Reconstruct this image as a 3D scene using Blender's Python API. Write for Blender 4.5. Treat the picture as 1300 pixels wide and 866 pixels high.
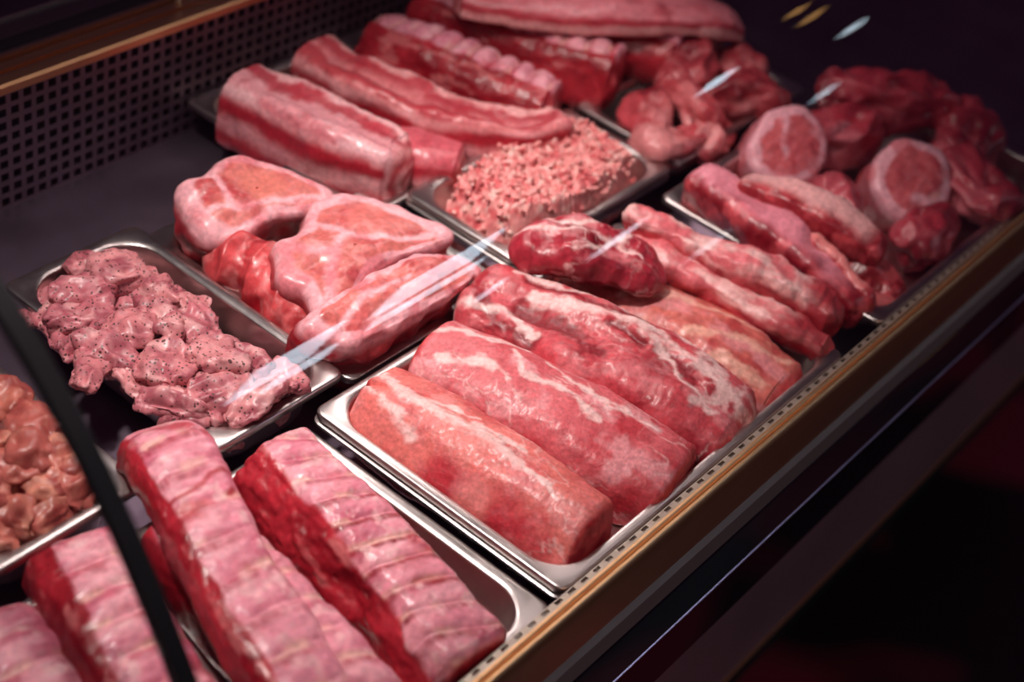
import bpy, math, random
import numpy as np
from mathutils import Matrix, Vector

for o in list(bpy.data.objects): bpy.data.objects.remove(o)
SC = bpy.context.scene
COL = SC.collection

# ------------------------------------------------------------------ camera
CAM_R = np.array([[0.62787696, -0.76119864, 0.16231806],
                  [-0.40854559, -0.49984288, -0.76370648],
                  [0.66246586, 0.41319938, -0.62482418]])      # rows: right, down, forward
CAM_C = (-0.90577415, -0.4541189, 1.08417308)
cd = bpy.data.cameras.new('camera'); cam = bpy.data.objects.new('camera', cd); COL.objects.link(cam)
m = Matrix.Identity(4)
for i in range(3):
    m[i][0] = CAM_R[0][i]; m[i][1] = -CAM_R[1][i]; m[i][2] = -CAM_R[2][i]; m[i][3] = CAM_C[i]
cam.matrix_world = m
cd.sensor_width = 36; cd.lens = 36 * 2023.66 / 1300
cd.clip_start = 0.02; cd.clip_end = 60
cd.dof.use_dof = True; cd.dof.focus_distance = 1.61; cd.dof.aperture_fstop = 2.5
SC.camera = cam

# ------------------------------------------------------------------ world, lights, exposure
W = bpy.data.worlds.new('world'); SC.world = W; W.use_nodes = True
bg = W.node_tree.nodes['Background']
bg.inputs[0].default_value = (0.60, 0.19, 0.50, 1); bg.inputs[1].default_value = 0.032

def area(name, loc, size, sizey, power, col, rot=(0, 0, 0)):
    l = bpy.data.lights.new(name, 'AREA'); l.shape = 'RECTANGLE'; l.size = size; l.size_y = sizey
    l.energy = power; l.color = col
    o = bpy.data.objects.new(name, l); COL.objects.link(o); o.location = loc; o.rotation_euler = rot
    return o
# strip lamp under the top of the counter, running along the case behind the glass
area('counter_strip_light', (0.36, 0.545, 0.435), 1.10, 0.05, 2.6, (1.0, 0.84, 0.80), (math.radians(-40), 0, 0))
# unseen key spot added overhead for even light, aimed at the middle of the counter
sl = bpy.data.lights.new('added_key_spot', 'SPOT'); sl.energy = 210; sl.spot_size = math.radians(44); sl.spot_blend = 1.0; sl.shadow_soft_size = 0.09; sl.color = (1.0, 0.90, 0.84)
so = bpy.data.objects.new('added_key_spot', sl); COL.objects.link(so); so.location = (-0.50, 0.62, 1.95)
so.rotation_euler = (Vector((0.16, 0.22, 0.0)) - so.location).to_track_quat('-Z', 'Y').to_euler()
# added fill light over the customer side to brighten the counter front
area('added_front_fill', (-1.3, -1.7, 2.0), 0.6, 0.6, 13.0, (1.0, 0.82, 0.80), (math.radians(-30), math.radians(-25), 0))

vs = SC.view_settings
vs.view_transform = 'Standard'; vs.look = 'None'; vs.exposure = 0.0; vs.gamma = 1.0; vs.use_curve_mapping = False

# ------------------------------------------------------------------ numpy noise
def _hash(ix, iy, iz, seed):
    h = (ix * 374761393 + iy * 668265263 + iz * 2147483647 + seed * 1274126177) & 0xffffffff
    h = ((h ^ (h >> 13)) * 1274126177) & 0xffffffff
    h = ((h ^ (h >> 16)) * 2246822519) & 0xffffffff
    return ((h ^ (h >> 15)) & 0xffffff) / float(0xffffff)
def noise(P, scale, seed=0):
    Q = np.asarray(P, float) * scale + 57.3 + seed * 3.17
    I = np.floor(Q).astype(np.int64); F = Q - I; F = F * F * F * (F * (F * 6 - 15) + 10)
    r = 0
    for dx in (0, 1):
        wx = F[:, 0] if dx else 1 - F[:, 0]
        for dy in (0, 1):
            wy = F[:, 1] if dy else 1 - F[:, 1]
            for dz in (0, 1):
                wz = F[:, 2] if dz else 1 - F[:, 2]
                r = r + wx * wy * wz * _hash(I[:, 0] + dx, I[:, 1] + dy, I[:, 2] + dz, seed)
    return r * 2 - 1
def fbm(P, scale, octv=4, seed=0, gain=0.5):
    a = 1.0; s = 0; t = 0
    for k in range(octv):
        s = s + a * noise(P, scale * 2 ** k, seed + k * 7); t += a; a *= gain
    return s / t
def sst(a, b, x):
    t = np.clip((x - a) / (b - a), 0, 1); return t * t * (3 - 2 * t)
def lin(r, g, b):
    c = np.array([r, g, b]) / 255.0
    return np.where(c <= 0.04045, c / 12.92, ((c + 0.055) / 1.055) ** 2.4)
def mixc(A, B, f):
    f = np.asarray(f)[..., None]
    return A * (1 - f) + B * f

# ------------------------------------------------------------------ node materials
def newmat(name):
    mt = bpy.data.materials.new(name); mt.use_nodes = True
    nt = mt.node_tree; return mt, nt, nt.nodes['Principled BSDF']
def N(nt, t, **kw):
    n = nt.nodes.new(t)
    for k, v in kw.items(): setattr(n, k, v)
    return n
def meat_material(name, rough=0.45, sss=0.12, grain=170, bump=0.25, fleck=0.0, coat=0.12):
    mt, nt, b = newmat(name); L = nt.links
    at = N(nt, 'ShaderNodeAttribute', attribute_name='Col')
    tc = N(nt, 'ShaderNodeTexCoord')
    nz = N(nt, 'ShaderNodeTexNoise'); nz.inputs['Scale'].default_value = grain; nz.inputs['Detail'].default_value = 4
    L.new(tc.outputs['Object'], nz.inputs['Vector'])
    mr = N(nt, 'ShaderNodeMapRange'); mr.inputs[1].default_value = 0.3; mr.inputs[2].default_value = 0.7
    mr.inputs[3].default_value = 0.80; mr.inputs[4].default_value = 1.16
    L.new(nz.outputs[0], mr.inputs[0])
    mul = N(nt, 'ShaderNodeVectorMath', operation='SCALE')
    L.new(at.outputs['Color'], mul.inputs[0]); L.new(mr.outputs[0], mul.inputs['Scale'])
    out = mul.outputs[0]
    if fleck:
        vo = N(nt, 'ShaderNodeTexVoronoi'); vo.inputs['Scale'].default_value = 210
        L.new(tc.outputs['Object'], vo.inputs['Vector'])
        n2 = N(nt, 'ShaderNodeTexNoise'); n2.inputs['Scale'].default_value = 45
        L.new(tc.outputs['Object'], n2.inputs['Vector'])
        ad = N(nt, 'ShaderNodeMath', operation='MULTIPLY_ADD'); ad.inputs[1].default_value = -0.62; ad.inputs[2].default_value = 0.58
        L.new(n2.outputs[0], ad.inputs[0])
        lt = N(nt, 'ShaderNodeMath', operation='ADD'); L.new(vo.outputs['Distance'], lt.inputs[0]); L.new(ad.outputs[0], lt.inputs[1])
        cr = N(nt, 'ShaderNodeMapRange'); cr.inputs[1].default_value = 0.50; cr.inputs[2].default_value = 0.56
        cr.inputs[3].default_value = fleck; cr.inputs[4].default_value = 0.0
        L.new(lt.outputs[0], cr.inputs[0])
        mx = N(nt, 'ShaderNodeMix', data_type='RGBA')
        L.new(cr.outputs[0], mx.inputs[0]); L.new(out, mx.inputs[6]); mx.inputs[7].default_value = (0.03, 0.012, 0.01, 1)
        out = mx.outputs[2]
    L.new(out, b.inputs['Base Color'])
    b.inputs['Roughness'].default_value = rough
    b.inputs['Subsurface Weight'].default_value = sss
    b.inputs['Subsurface Radius'].default_value = (0.9, 0.25, 0.18); b.inputs['Subsurface Scale'].default_value = 0.004
    b.inputs['Coat Weight'].default_value = coat; b.inputs['Coat Roughness'].default_value = 0.22
    b.inputs['Specular IOR Level'].default_value = 0.45
    nb = N(nt, 'ShaderNodeTexNoise'); nb.inputs['Scale'].default_value = grain * 1.6; nb.inputs['Detail'].default_value = 3
    L.new(tc.outputs['Object'], nb.inputs['Vector'])
    bp = N(nt, 'ShaderNodeBump'); bp.inputs['Strength'].default_value = bump; bp.inputs['Distance'].default_value = 0.0015
    L.new(nb.outputs[0], bp.inputs['Height']); L.new(bp.outputs[0], b.inputs['Normal'])
    return mt
def simple(name, col, rough=0.5, metal=0.0, nscale=40, var=0.2, bump=0.0, coat=0.0, stretch=None):
    mt, nt, b = newmat(name); L = nt.links
    tc = N(nt, 'ShaderNodeTexCoord'); mp = N(nt, 'ShaderNodeMapping')
    if stretch: mp.inputs['Scale'].default_value = stretch
    L.new(tc.outputs['Object'], mp.inputs[0])
    nz = N(nt, 'ShaderNodeTexNoise'); nz.inputs['Scale'].default_value = nscale; nz.inputs['Detail'].default_value = 5
    L.new(mp.outputs[0], nz.inputs['Vector'])
    mx = N(nt, 'ShaderNodeMix', data_type='RGBA')
    mx.inputs[6].default_value = (*[c * (1 - var) for c in col], 1); mx.inputs[7].default_value = (*[min(1, c * (1 + var)) for c in col], 1)
    L.new(nz.outputs[0], mx.inputs[0]); L.new(mx.outputs[2], b.inputs['Base Color'])
    mr = N(nt, 'ShaderNodeMapRange'); mr.inputs[3].default_value = rough * 0.8; mr.inputs[4].default_value = min(1, rough * 1.25)
    L.new(nz.outputs[0], mr.inputs[0]); L.new(mr.outputs[0], b.inputs['Roughness'])
    b.inputs['Metallic'].default_value = metal; b.inputs['Coat Weight'].default_value = coat
    if bump:
        bp = N(nt, 'ShaderNodeBump'); bp.inputs['Strength'].default_value = bump; bp.inputs['Distance'].default_value = 0.001
        L.new(nz.outputs[0], bp.inputs['Height']); L.new(bp.outputs[0], b.inputs['Normal'])
    return mt
M = {}
M['meat'] = meat_material('raw_meat')
M['wet'] = meat_material('wet_meat', rough=0.38, coat=0.22, bump=0.2)
M['loin'] = meat_material('loin_meat', rough=0.46, grain=240, bump=0.3)
M['rib'] = meat_material('rib_meat', rough=0.40, coat=0.2, grain=130)
M['chicken'] = meat_material('peppered_chicken', rough=0.42, fleck=0.85, grain=120, sss=0.1)
M['chop'] = meat_material('marinated_chicken', rough=0.4, grain=90)
M['mince'] = meat_material('minced_meat', rough=0.5, grain=160, bump=0.5)
M['steel'] = simple('stainless_steel', (0.60, 0.55, 0.54), 0.30, 1.0, 60, 0.12, 0.05)
M['deck'] = simple('deck_steel', (0.24, 0.18, 0.24), 0.46, 1.0, 9, 0.3, 0.04)
M['panel'] = simple('perforated_steel', (0.25, 0.18, 0.22), 0.5, 1.0, 20, 0.2)
M['gold'] = simple('bronze_anodised', (0.82, 0.48, 0.25), 0.36, 1.0, 6, 0.12, 0.02, stretch=(0.1, 8, 8))
M['cream'] = simple('pale_metal_strip', (0.66, 0.58, 0.50), 0.4, 0.8, 30, 0.1)
M['black'] = simple('black_gloss', (0.006, 0.004, 0.010), 0.12, 0.0, 30, 0.3, coat=0.6)
M['dark'] = simple('dark_cavity', (0.004, 0.003, 0.004), 0.8, 0.0, 20, 0.2)
M['grey'] = simple('grey_strip', (0.30, 0.24, 0.22), 0.5, 0.3, 30, 0.1)
M['fascia'] = simple('fascia_panel', (0.30, 0.17, 0.19), 0.3, 0.2, 8, 0.2)
M['worktop'] = simple('rear_worktop', (0.09, 0.06, 0.075), 0.4, 0.4, 12, 0.2)
M['highlight'] = simple('violet_highlight_strip', (0.42, 0.34, 0.50), 0.3, 0.9, 20, 0.2)  # lighter violet that imitates the gleam on the bumper edge
M['seal'] = simple('black_rubber', (0.006, 0.004, 0.007), 0.6, 0.0, 30, 0.3)

def glass_material():
    mt = bpy.data.materials.new('clear_glass'); mt.use_nodes = True
    nt = mt.node_tree; L = nt.links
    for n in list(nt.nodes): nt.nodes.remove(n)
    ge = N(nt, 'ShaderNodeNewGeometry')
    d = N(nt, 'ShaderNodeVectorMath', operation='DOT_PRODUCT'); L.new(ge.outputs['Normal'], d.inputs[0]); L.new(ge.outputs['Incoming'], d.inputs[1])
    a = N(nt, 'ShaderNodeMath', operation='ABSOLUTE'); L.new(d.outputs['Value'], a.inputs[0])
    s = N(nt, 'ShaderNodeMath', operation='SUBTRACT'); s.inputs[0].default_value = 1; L.new(a.outputs[0], s.inputs[1])
    p = N(nt, 'ShaderNodeMath', operation='POWER'); L.new(s.outputs[0], p.inputs[0]); p.inputs[1].default_value = 5
    f = N(nt, 'ShaderNodeMath', operation='MULTIPLY_ADD'); L.new(p.outputs[0], f.inputs[0]); f.inputs[1].default_value = 0.96; f.inputs[2].default_value = 0.04
    tr = N(nt, 'ShaderNodeBsdfTransparent'); tr.inputs[0].default_value = (0.985, 0.985, 0.985, 1)
    gl = N(nt, 'ShaderNodeBsdfGlossy'); gl.inputs['Roughness'].default_value = 0.012
    mx = N(nt, 'ShaderNodeMixShader'); L.new(f.outputs[0], mx.inputs[0]); L.new(tr.outputs[0], mx.inputs[1]); L.new(gl.outputs[0], mx.inputs[2])
    o = N(nt, 'ShaderNodeOutputMaterial'); L.new(mx.outputs[0], o.inputs[0])
    return mt
M['glass'] = glass_material()

# ------------------------------------------------------------------ mesh helpers
def mesh_obj(name, V, F, mat, parent=None, loc=None, smooth=False, cols=None):
    me = bpy.data.meshes.new(name)
    V = np.asarray(V, float)
    if loc is not None: V = V - np.asarray(loc)
    me.from_pydata(V.tolist(), [], F if isinstance(F, list) else F.tolist())
    me.validate(); me.update()
    if smooth: me.polygons.foreach_set('use_smooth', np.ones(len(me.polygons), bool))
    if cols is not None:
        a = me.attributes.new('Col', 'FLOAT_COLOR', 'POINT')
        c = np.ones((len(V), 4)); c[:, :3] = np.clip(cols, 0, 1)
        a.data.foreach_set('color', c.ravel())
    me.materials.append(mat)
    o = bpy.data.objects.new(name, me); COL.objects.link(o)
    if loc is not None: o.location = loc
    if parent is not None: o.parent = parent
    return o
def tag(o, label, cat, group=None, kind=None):
    o['label'] = label; o['category'] = cat
    if group: o['group'] = group
    if kind: o['kind'] = kind
    return o
def empty(name, loc=(0, 0, 0)):
    o = bpy.data.objects.new(name, None); COL.objects.link(o); o.location = loc; o.empty_display_size = 0.05
    return o
class MB:
    def __init__(s): s.V = []; s.F = []
    def add(s, V, F):
        b = len(s.V); s.V += [tuple(v) for v in V]; s.F += [[i + b for i in f] for f in F]
    def box(s, a, b):
        x0, y0, z0 = a; x1, y1, z1 = b
        s.add([(x0, y0, z0), (x1, y0, z0), (x1, y1, z0), (x0, y1, z0), (x0, y0, z1), (x1, y0, z1), (x1, y1, z1), (x0, y1, z1)],
              [[3, 2, 1, 0], [4, 5, 6, 7], [0, 1, 5, 4], [1, 2, 6, 5], [2, 3, 7, 6], [3, 0, 4, 7]])
    def extrude_x(s, prof, x0, x1):            # closed (y,z) profile
        n = len(prof)
        V = [(x0, y, z) for y, z in prof] + [(x1, y, z) for y, z in prof]
        F = [[i, (i + 1) % n, n + (i + 1) % n, n + i] for i in range(n)] + [list(range(n))[::-1], list(range(n, 2 * n))]
        s.add(V, F)
    def build(s, name, mat, parent=None, loc=None, smooth=False):
        return mesh_obj(name, s.V, s.F, mat, parent, loc, smooth)
def auto_smooth(o, ang=40):
    me = o.data
    me.polygons.foreach_set('use_smooth', np.ones(len(me.polygons), bool)); me.set_sharp_from_angle(angle=math.radians(ang))

# ================================================================== SETTING
X0, X1 = -0.95, 1.9
DZ = -0.072
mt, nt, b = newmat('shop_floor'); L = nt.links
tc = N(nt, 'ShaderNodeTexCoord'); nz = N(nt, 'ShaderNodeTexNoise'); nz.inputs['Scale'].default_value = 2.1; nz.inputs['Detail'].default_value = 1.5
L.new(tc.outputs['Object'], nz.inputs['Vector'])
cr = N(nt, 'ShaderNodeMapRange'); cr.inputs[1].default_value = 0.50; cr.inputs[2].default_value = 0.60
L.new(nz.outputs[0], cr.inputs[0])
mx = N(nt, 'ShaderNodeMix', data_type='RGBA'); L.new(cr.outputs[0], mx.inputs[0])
mx.inputs[6].default_value = (0.012, 0.006, 0.008, 1); mx.inputs[7].default_value = (0.20, 0.018, 0.035, 1)  # dark red reflections on the floor, painted in as noise patches
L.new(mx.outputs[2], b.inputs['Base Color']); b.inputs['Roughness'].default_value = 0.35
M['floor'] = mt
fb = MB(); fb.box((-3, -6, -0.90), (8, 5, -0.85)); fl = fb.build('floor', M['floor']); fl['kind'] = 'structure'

case = empty('refrigerated_display_case', (0.4, 0.4, -0.85))
tag(case, 'long refrigerated butcher counter with curved front glass and bronze front rail', 'display case')
def part(name, mb, mat, parent=case, smooth=False):
    inv = Vector((0.4, 0.4, -0.85)) if parent is case else parent.matrix_basis.translation + Vector((0.4, 0.4, -0.85))
    o = mesh_obj(name, np.array(mb.V) - np.array(inv), mb.F, mat, parent)
    if smooth: auto_smooth(o)
    return o
# deck
mb = MB(); mb.box((X0, -0.012, DZ - 0.02), (X1, 0.905, DZ)); part('deck_plate', mb, M['deck'])
mb = MB(); mb.box((X0, 0.93, -0.85), (X1, 0.95, 0.09)); part('rear_body', mb, M['dark'])
mb = MB(); mb.box((X0, 0.05, -0.85), (X1, 0.93, -0.52)); part('plinth', mb, M['dark'])
mb = MB(); mb.box((X0, -0.02, -0.5), (X1, 0.93, DZ - 0.021)); part('lower_body', mb, M['dark'])
# perforated back panel: real square holes
pt = 0.0174; z0 = DZ; nrow = 9; bar = 0.0066; ncol = int((X1 - X0) / pt)
mb = MB()
for r in range(nrow + 1): mb.box((X0, 0.860, z0 + r * pt - bar / 2), (X0 + ncol * pt, 0.862, z0 + r * pt + bar / 2))
for c in range(ncol + 1): mb.box((X0 + c * pt - bar / 2, 0.8602, z0), (X0 + c * pt + bar / 2, 0.8618, z0 + nrow * pt))
part('perforated_back_panel', mb, M['panel'])
mb = MB(); mb.box((X0, 0.9, DZ), (X1, 0.902, 0.088)); part('air_duct_wall', mb, M['dark'])
# rear bronze track with sliding-door grooves
mb = MB()
mb.extrude_x([(0.858, 0.084), (0.858, 0.093), (0.861, 0.096), (0.879, 0.096), (0.880, 0.086), (0.885, 0.086), (0.886, 0.096),
              (0.899, 0.096), (0.900, 0.086), (0.906, 0.086), (0.907, 0.097), (0.913, 0.097), (0.913, 0.082)], X0, X1)
part('rear_door_track', mb, M['gold'])
mb = MB(); mb.box((X0, 0.913, 0.06), (X1, 1.6, 0.088)); wt = part('rear_worktop', mb, M['worktop'])
mb = MB(); mb.box((X0, 0.985, 0.088), (X1, 0.989, 0.0915)); part('worktop_edge_strip', mb, M['cream'])
mb = MB(); mb.box((0.325, 0.8965, 0.088), (1.2, 0.9015, 0.5)); part('rear_sliding_glass', mb, M['glass'])
mb = MB(); mb.box((0.3235, 0.8955, 0.088), (0.3265, 0.9025, 0.5)); part('sliding_glass_edge', mb, M['cream'])
# front grille strip with slots
mb = MB(); gp = 0.0196; ys = (-0.0125, -0.0068, -0.0032, -0.0020); gz = 0.002
mb.box((X0, ys[0], gz - 0.003), (X1, ys[1], gz)); mb.box((X0, ys[2], gz - 0.003), (X1, ys[3], gz))
n = int((X1 - X0) / gp)
for i in range(n):
    x = X0 + i * gp; mb.box((x, ys[1], gz - 0.003), (x + gp * 0.52, ys[2], gz))
part('front_air_grille', mb, M['cream'])
mb = MB(); mb.box((X0, -0.012, -0.06), (X1, -0.0025, -0.012)); part('grille_duct', mb, M['dark'])
# bronze front rail, bumper, fascia
rail = [(-0.0125, -0.004), (-0.0125, 0.010), (-0.0140, 0.0135), (-0.0165, 0.0140), (-0.0185, 0.0125), (-0.0195, 0.0095), (-0.0205, 0.0095),
        (-0.0215, 0.0125), (-0.0240, 0.0130), (-0.0265, 0.0110), (-0.0280, 0.006), (-0.0300, -0.002), (-0.0305, -0.056), (-0.026, -0.060), (-0.0125, -0.060)]
mb = MB(); mb.extrude_x(rail, X0, X1); part('bronze_front_rail', mb, M['gold'], smooth=True)
mb = MB(); mb.extrude_x([(-0.026, -0.060), (-0.0345, -0.066), (-0.0360, -0.094), (-0.02, -0.094), (-0.02, -0.060)], X0, X1); part('grey_trim_strip', mb, M['grey'])
mb = MB(); mb.extrude_x([(-0.034, -0.094), (-0.0375, -0.096), (-0.0490, -0.133), (-0.0500, -0.137), (-0.0490, -0.142), (-0.0450, -0.244), (-0.02, -0.244), (-0.02, -0.094)], X0, X1)
part('black_bumper', mb, M['black'], smooth=True)
mb = MB(); mb.extrude_x([(-0.0494, -0.1345), (-0.0507, -0.1355), (-0.0508, -0.1378), (-0.0496, -0.139)], X0, X1); part('bumper_edge_highlight', mb, M['highlight'], smooth=True)  # highlight line of the bumper edge, built as a thin strip
mb = MB(); mb.extrude_x([(-0.043, -0.244), (-0.040, -0.455), (-0.02, -0.455), (-0.02, -0.244)], X0, X1); part('lower_fascia', mb, M['fascia'])
mb = MB(); mb.extrude_x([(-0.0415, -0.455), (-0.0425, -0.459), (-0.0415, -0.47), (-0.02, -0.47), (-0.02, -0.455)], X0, X1); part('fascia_edge_trim', mb, M['gold'], smooth=True)

# curved front glass: profile swept along the case
_p = np.array([(-.022, .0), (.02, .078), (.066, .157), (.106, .222), (.144, .274), (.178, .315), (.217, .351), (.257, .381), (.30, .405), (.345, .422), (.39, .433)])
_t = np.r_[0, np.cumsum(np.linalg.norm(np.diff(_p, axis=0), axis=1))]
_ty = np.polyfit(_t, _p[:, 0], 4); _tz = np.polyfit(_t, _p[:, 1], 4)
tt = np.linspace(0.014, _t[-1], 60)
GP = np.stack([np.polyval(_ty, tt), np.polyval(_tz, tt)], 1)
d = GP[-1] - GP[-2]; d /= np.linalg.norm(d); a0 = math.atan2(d[1], d[0]); cur = GP[-1].copy(); ext = []
for k in range(24):
    a = a0 * max(0, 1 - k / 12.0); cur = cur + 0.012 * np.array([math.cos(a), math.sin(a)]); ext.append(cur.copy())
GP = np.vstack([GP, ext])
def sheet(x0, x1, th, grow=0.0):
    n = len(GP); tg = np.gradient(GP, axis=0); tg /= np.linalg.norm(tg, axis=1)[:, None]
    nr = np.stack([-tg[:, 1], tg[:, 0]], 1)
    A = GP + nr * (th / 2 + grow); B = GP - nr * (th / 2 + grow)
    V = []; F = []
    for x in (x0, x1):
        V += [(x, y, z) for y, z in A] + [(x, y, z) for y, z in B]
    o = lambda side, face, i: side * 2 * n + face * n + i
    for i in range(n - 1):
        F.append([o(0, 0, i), o(1, 0, i), o(1, 0, i + 1), o(0, 0, i + 1)])
        F.append([o(0, 1, i), o(0, 1, i + 1), o(1, 1, i + 1), o(1, 1, i)])
        for sd in (0, 1):
            q = [o(sd, 0, i), o(sd, 0, i + 1), o(sd, 1, i + 1), o(sd, 1, i)]; F.append(q if sd == 0 else q[::-1])
    for i in (0, n - 1):
        F.append([o(0, 0, i), o(1, 0, i), o(1, 1, i), o(0, 1, i)])
    mb = MB(); mb.add(V, F); return mb
part('curved_glass_pane', sheet(-0.395, X1, 0.006), M['glass'], smooth=True)
part('curved_glass_pane', sheet(X0, -0.413, 0.006), M['glass'], smooth=True)
part('glass_joint_seal', sheet(-0.412, -0.396, 0.006, 0.002), M['seal'], smooth=True)

# ceiling lamps of the shop (seen only as reflections in the glass)
mt, nt, b = newmat('lamp_diffuser'); b.inputs['Base Color'].default_value = (0.9, 0.9, 0.9, 1)
b.inputs['Emission Color'].default_value = (0.72, 0.86, 1.0, 1); b.inputs['Emission Strength'].default_value = 9.0
M['lamp'] = mt
M['housing'] = simple('lamp_housing', (0.5, 0.5, 0.5), 0.5, 0.0, 20, 0.1)
def ceiling_lamp(x0, x1, y0, y1, label, z=2.0, mat='lamp'):
    c = ((x0 + x1) / 2, (y0 + y1) / 2, z)
    r = empty('ceiling_lamp', c); tag(r, label, 'lamp', 'shop ceiling lamps')
    h, w = (x1 - x0) / 2, (y1 - y0) / 2
    mb = MB(); mb.box((-h, -w, -0.03), (h, w, -0.005)); mesh_obj('diffuser', mb.V, mb.F, M[mat], r)
    mb = MB(); mb.box((-h - 0.01, -w - 0.01, -0.005), (h + 0.01, w + 0.01, 0.04)); mesh_obj('housing', mb.V, mb.F, M['housing'], r)
CL = 'white ceiling lamp mirrored as a streak in the curved glass'
for a in [(1.85, 2.22, -2.86, -2.56), (2.50, 3.05, -2.82, -2.54), (2.10, 2.4, -3.06, -2.94), (2.62, 3.2, -3.04, -2.94), (3.95, 4.08, -4.1, -3.95), (6.0, 6.3, -5.4, -5.1),
          (3.88, 4.02, -2.05, -1.93), (7.40, 7.58, -4.36, -4.26), (5.54, 5.66, -2.56, -2.48), (15.8, 16.4, -13.7, -13.2)]:
    ceiling_lamp(*a, CL)
mt, nt, b = newmat('warm_lamp_diffuser'); b.inputs['Emission Color'].default_value = (1.0, 0.5, 0.16, 1); b.inputs['Emission Strength'].default_value = 3.0; M['warm'] = mt
for a in [(4.36, 4.46, -1.78, -1.70), (4.02, 4.10, -1.52, -1.46)]:
    ceiling_lamp(*a, 'small warm amber ceiling lamp mirrored as a dot in the glass', mat='warm')

# ------------------------------------------------------------------ trays
def rrect(x0, x1, y0, y1, r, k=8):
    pts = []
    for cx, cy, a in ((x1 - r, y1 - r, 0), (x0 + r, y1 - r, 90), (x0 + r, y0 + r, 180), (x1 - r, y0 + r, 270)):
        for i in range(k + 1):
            t = math.radians(a + 90 * i / k); pts.append((cx + r * math.cos(t), cy + r * math.sin(t)))
    return pts
def tray(x0, x1, y0, y1, zr, depth, label, double=False, mat=None):
    mat = mat or M['steel']; cx, cy = (x0 + x1) / 2, (y0 + y1) / 2
    zb = zr - depth
    for yy in (y0 + 0.07, y1 - 0.07):                    # bars of the case that carry the tray
        sb = MB(); sb.box((x0 + 0.05, yy - 0.008, DZ), (x1 - 0.05, yy + 0.008, zb - 0.001)); part('tray_support_bar', sb, M['deck'])
    root = empty('steel_tray', (cx, cy, zb)); tag(root, label, 'tray', 'gastronorm trays in the counter')
    hx, hy = (x1 - x0) / 2, (y1 - y0) / 2; H = depth
    def rings(L):
        V = []; F = []; n = None
        for inset, r, z in L:
            ring = rrect(-hx + inset, hx - inset, -hy + inset, hy - inset, r); n = len(ring)
            V += [(x, y, z) for x, y in ring]
        for k in range(len(L) - 1):
            for i in range(n):
                j = (i + 1) % n; F.append([k * n + i, k * n + j, (k + 1) * n + j, (k + 1) * n + i])
        return V, F, n
    # rim: rolled lip and flat flange
    L = [(0.0025, 0.010, H - 0.008), (0.0, 0.012, H - 0.0075), (0.0, 0.012, H - 0.0025), (0.0008, 0.0115, H - 0.0007), (0.0025, 0.010, H), (0.0110, 0.040, H), (0.0125, 0.042, H - 0.0012)]
    if double:
        L = [(0.0, 0.012, H - 0.0165), (-0.0015, 0.013, H - 0.0155), (-0.0015, 0.013, H - 0.0125), (0.0, 0.012, H - 0.0115), (0.006, 0.010, H - 0.011), (0.006, 0.010, H - 0.008)] + L
    V, F, n = rings(L); o = mesh_obj('rim', V, F, mat, root); auto_smooth(o, 50)
    tp = 0.006
    L = [(0.0125, 0.042, H - 0.0012), (0.0140, 0.042, H - 0.005), (0.0125 + tp * 0.9, 0.040, 0.014), (0.0125 + tp + 0.003, 0.038, 0.006), (0.0125 + tp + 0.009, 0.034, 0.0015), (0.0125 + tp + 0.017, 0.028, 0.0)]
    V, F, n = rings(L); k = (len(L) - 1) * n; F.append(list(range(k, k + n)))
    o = mesh_obj('pan', V, F, mat, root); auto_smooth(o, 60)
    o.modifiers.new('thick', 'SOLIDIFY').thickness = 0.001; o.modifiers['thick'].offset = -1
    return root
tray(0.0, 0.53, 0.0, 0.325, 0.0, 0.045, 'shallow steel tray holding the boneless pork loins beside the front rail', True)
tray(-0.538, -0.008, 0.0, 0.325, -0.016, 0.045, 'steel tray holding the racks of spare ribs beside the front rail')
tray(-0.112, 0.066, 0.342, 0.672, 0.0, 0.060, 'narrow steel tray full of peppered chicken pieces', False)
tray(-0.372, -0.190, 0.352, 0.680, 0.0, 0.060, 'steel tray full of marinated brown chicken pieces behind the ribs')
tray(0.076, 0.343, 0.342, 0.667, -0.018, 0.050, 'steel tray holding thick bone-in pork leg cuts')
tray(0.359, 0.684, 0.352, 0.528, 0.0, 0.055, 'steel tray heaped with pale pink minced meat', True)
tray(0.302, 0.567, 0.533, 0.856, -0.016, 0.045, 'steel tray under the pork bellies against the perforated panel')
tray(0.575, 1.105, 0.533, 0.856, -0.016, 0.045, 'steel tray under the rear rib racks against the perforated panel')
tray(0.700, 1.025, 0.352, 0.528, 0.0, 0.055, 'steel tray of dark stewing cuts beside the minced meat')
tray(0.615, 1.145, 0.0, 0.325, 0.0, 0.045, 'steel tray of meaty bones and round ham cuts beside the front rail')

# ------------------------------------------------------------------ meat generators
def catmull(C, u):
    C = np.asarray(C, float); n = len(C) - 1
    if n == 1: return C[0] + (C[1] - C[0]) * u[:, None]
    s = np.clip(u * n, 0, n - 1e-6); i = s.astype(int); t = (s - i)[:, None]
    g = lambda k: C[np.clip(k, 0, n)]
    p0, p1, p2, p3 = g(i - 1), g(i), g(i + 1), g(i + 2)
    p0 = np.where((i == 0)[:, None], 2 * p1 - p2, p0); p3 = np.where((i == n - 1)[:, None], 2 * p2 - p1, p3)
    return 0.5 * (2 * p1 + (p2 - p0) * t + (2 * p0 - 5 * p1 + 4 * p2 - p3) * t * t + (3 * p1 - p0 - 3 * p2 + p3) * t ** 3)
class G: pass
def grid_normals(P, nr, nv):
    Q = P.reshape(nr, nv, 3)
    du = np.gradient(Q, axis=0); dv = np.roll(Q, -1, 1) - np.roll(Q, 1, 1)
    n = np.cross(dv, du); l = np.linalg.norm(n, axis=2, keepdims=True); l[l < 1e-12] = 1
    return (n / l).reshape(-1, 3)
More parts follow.
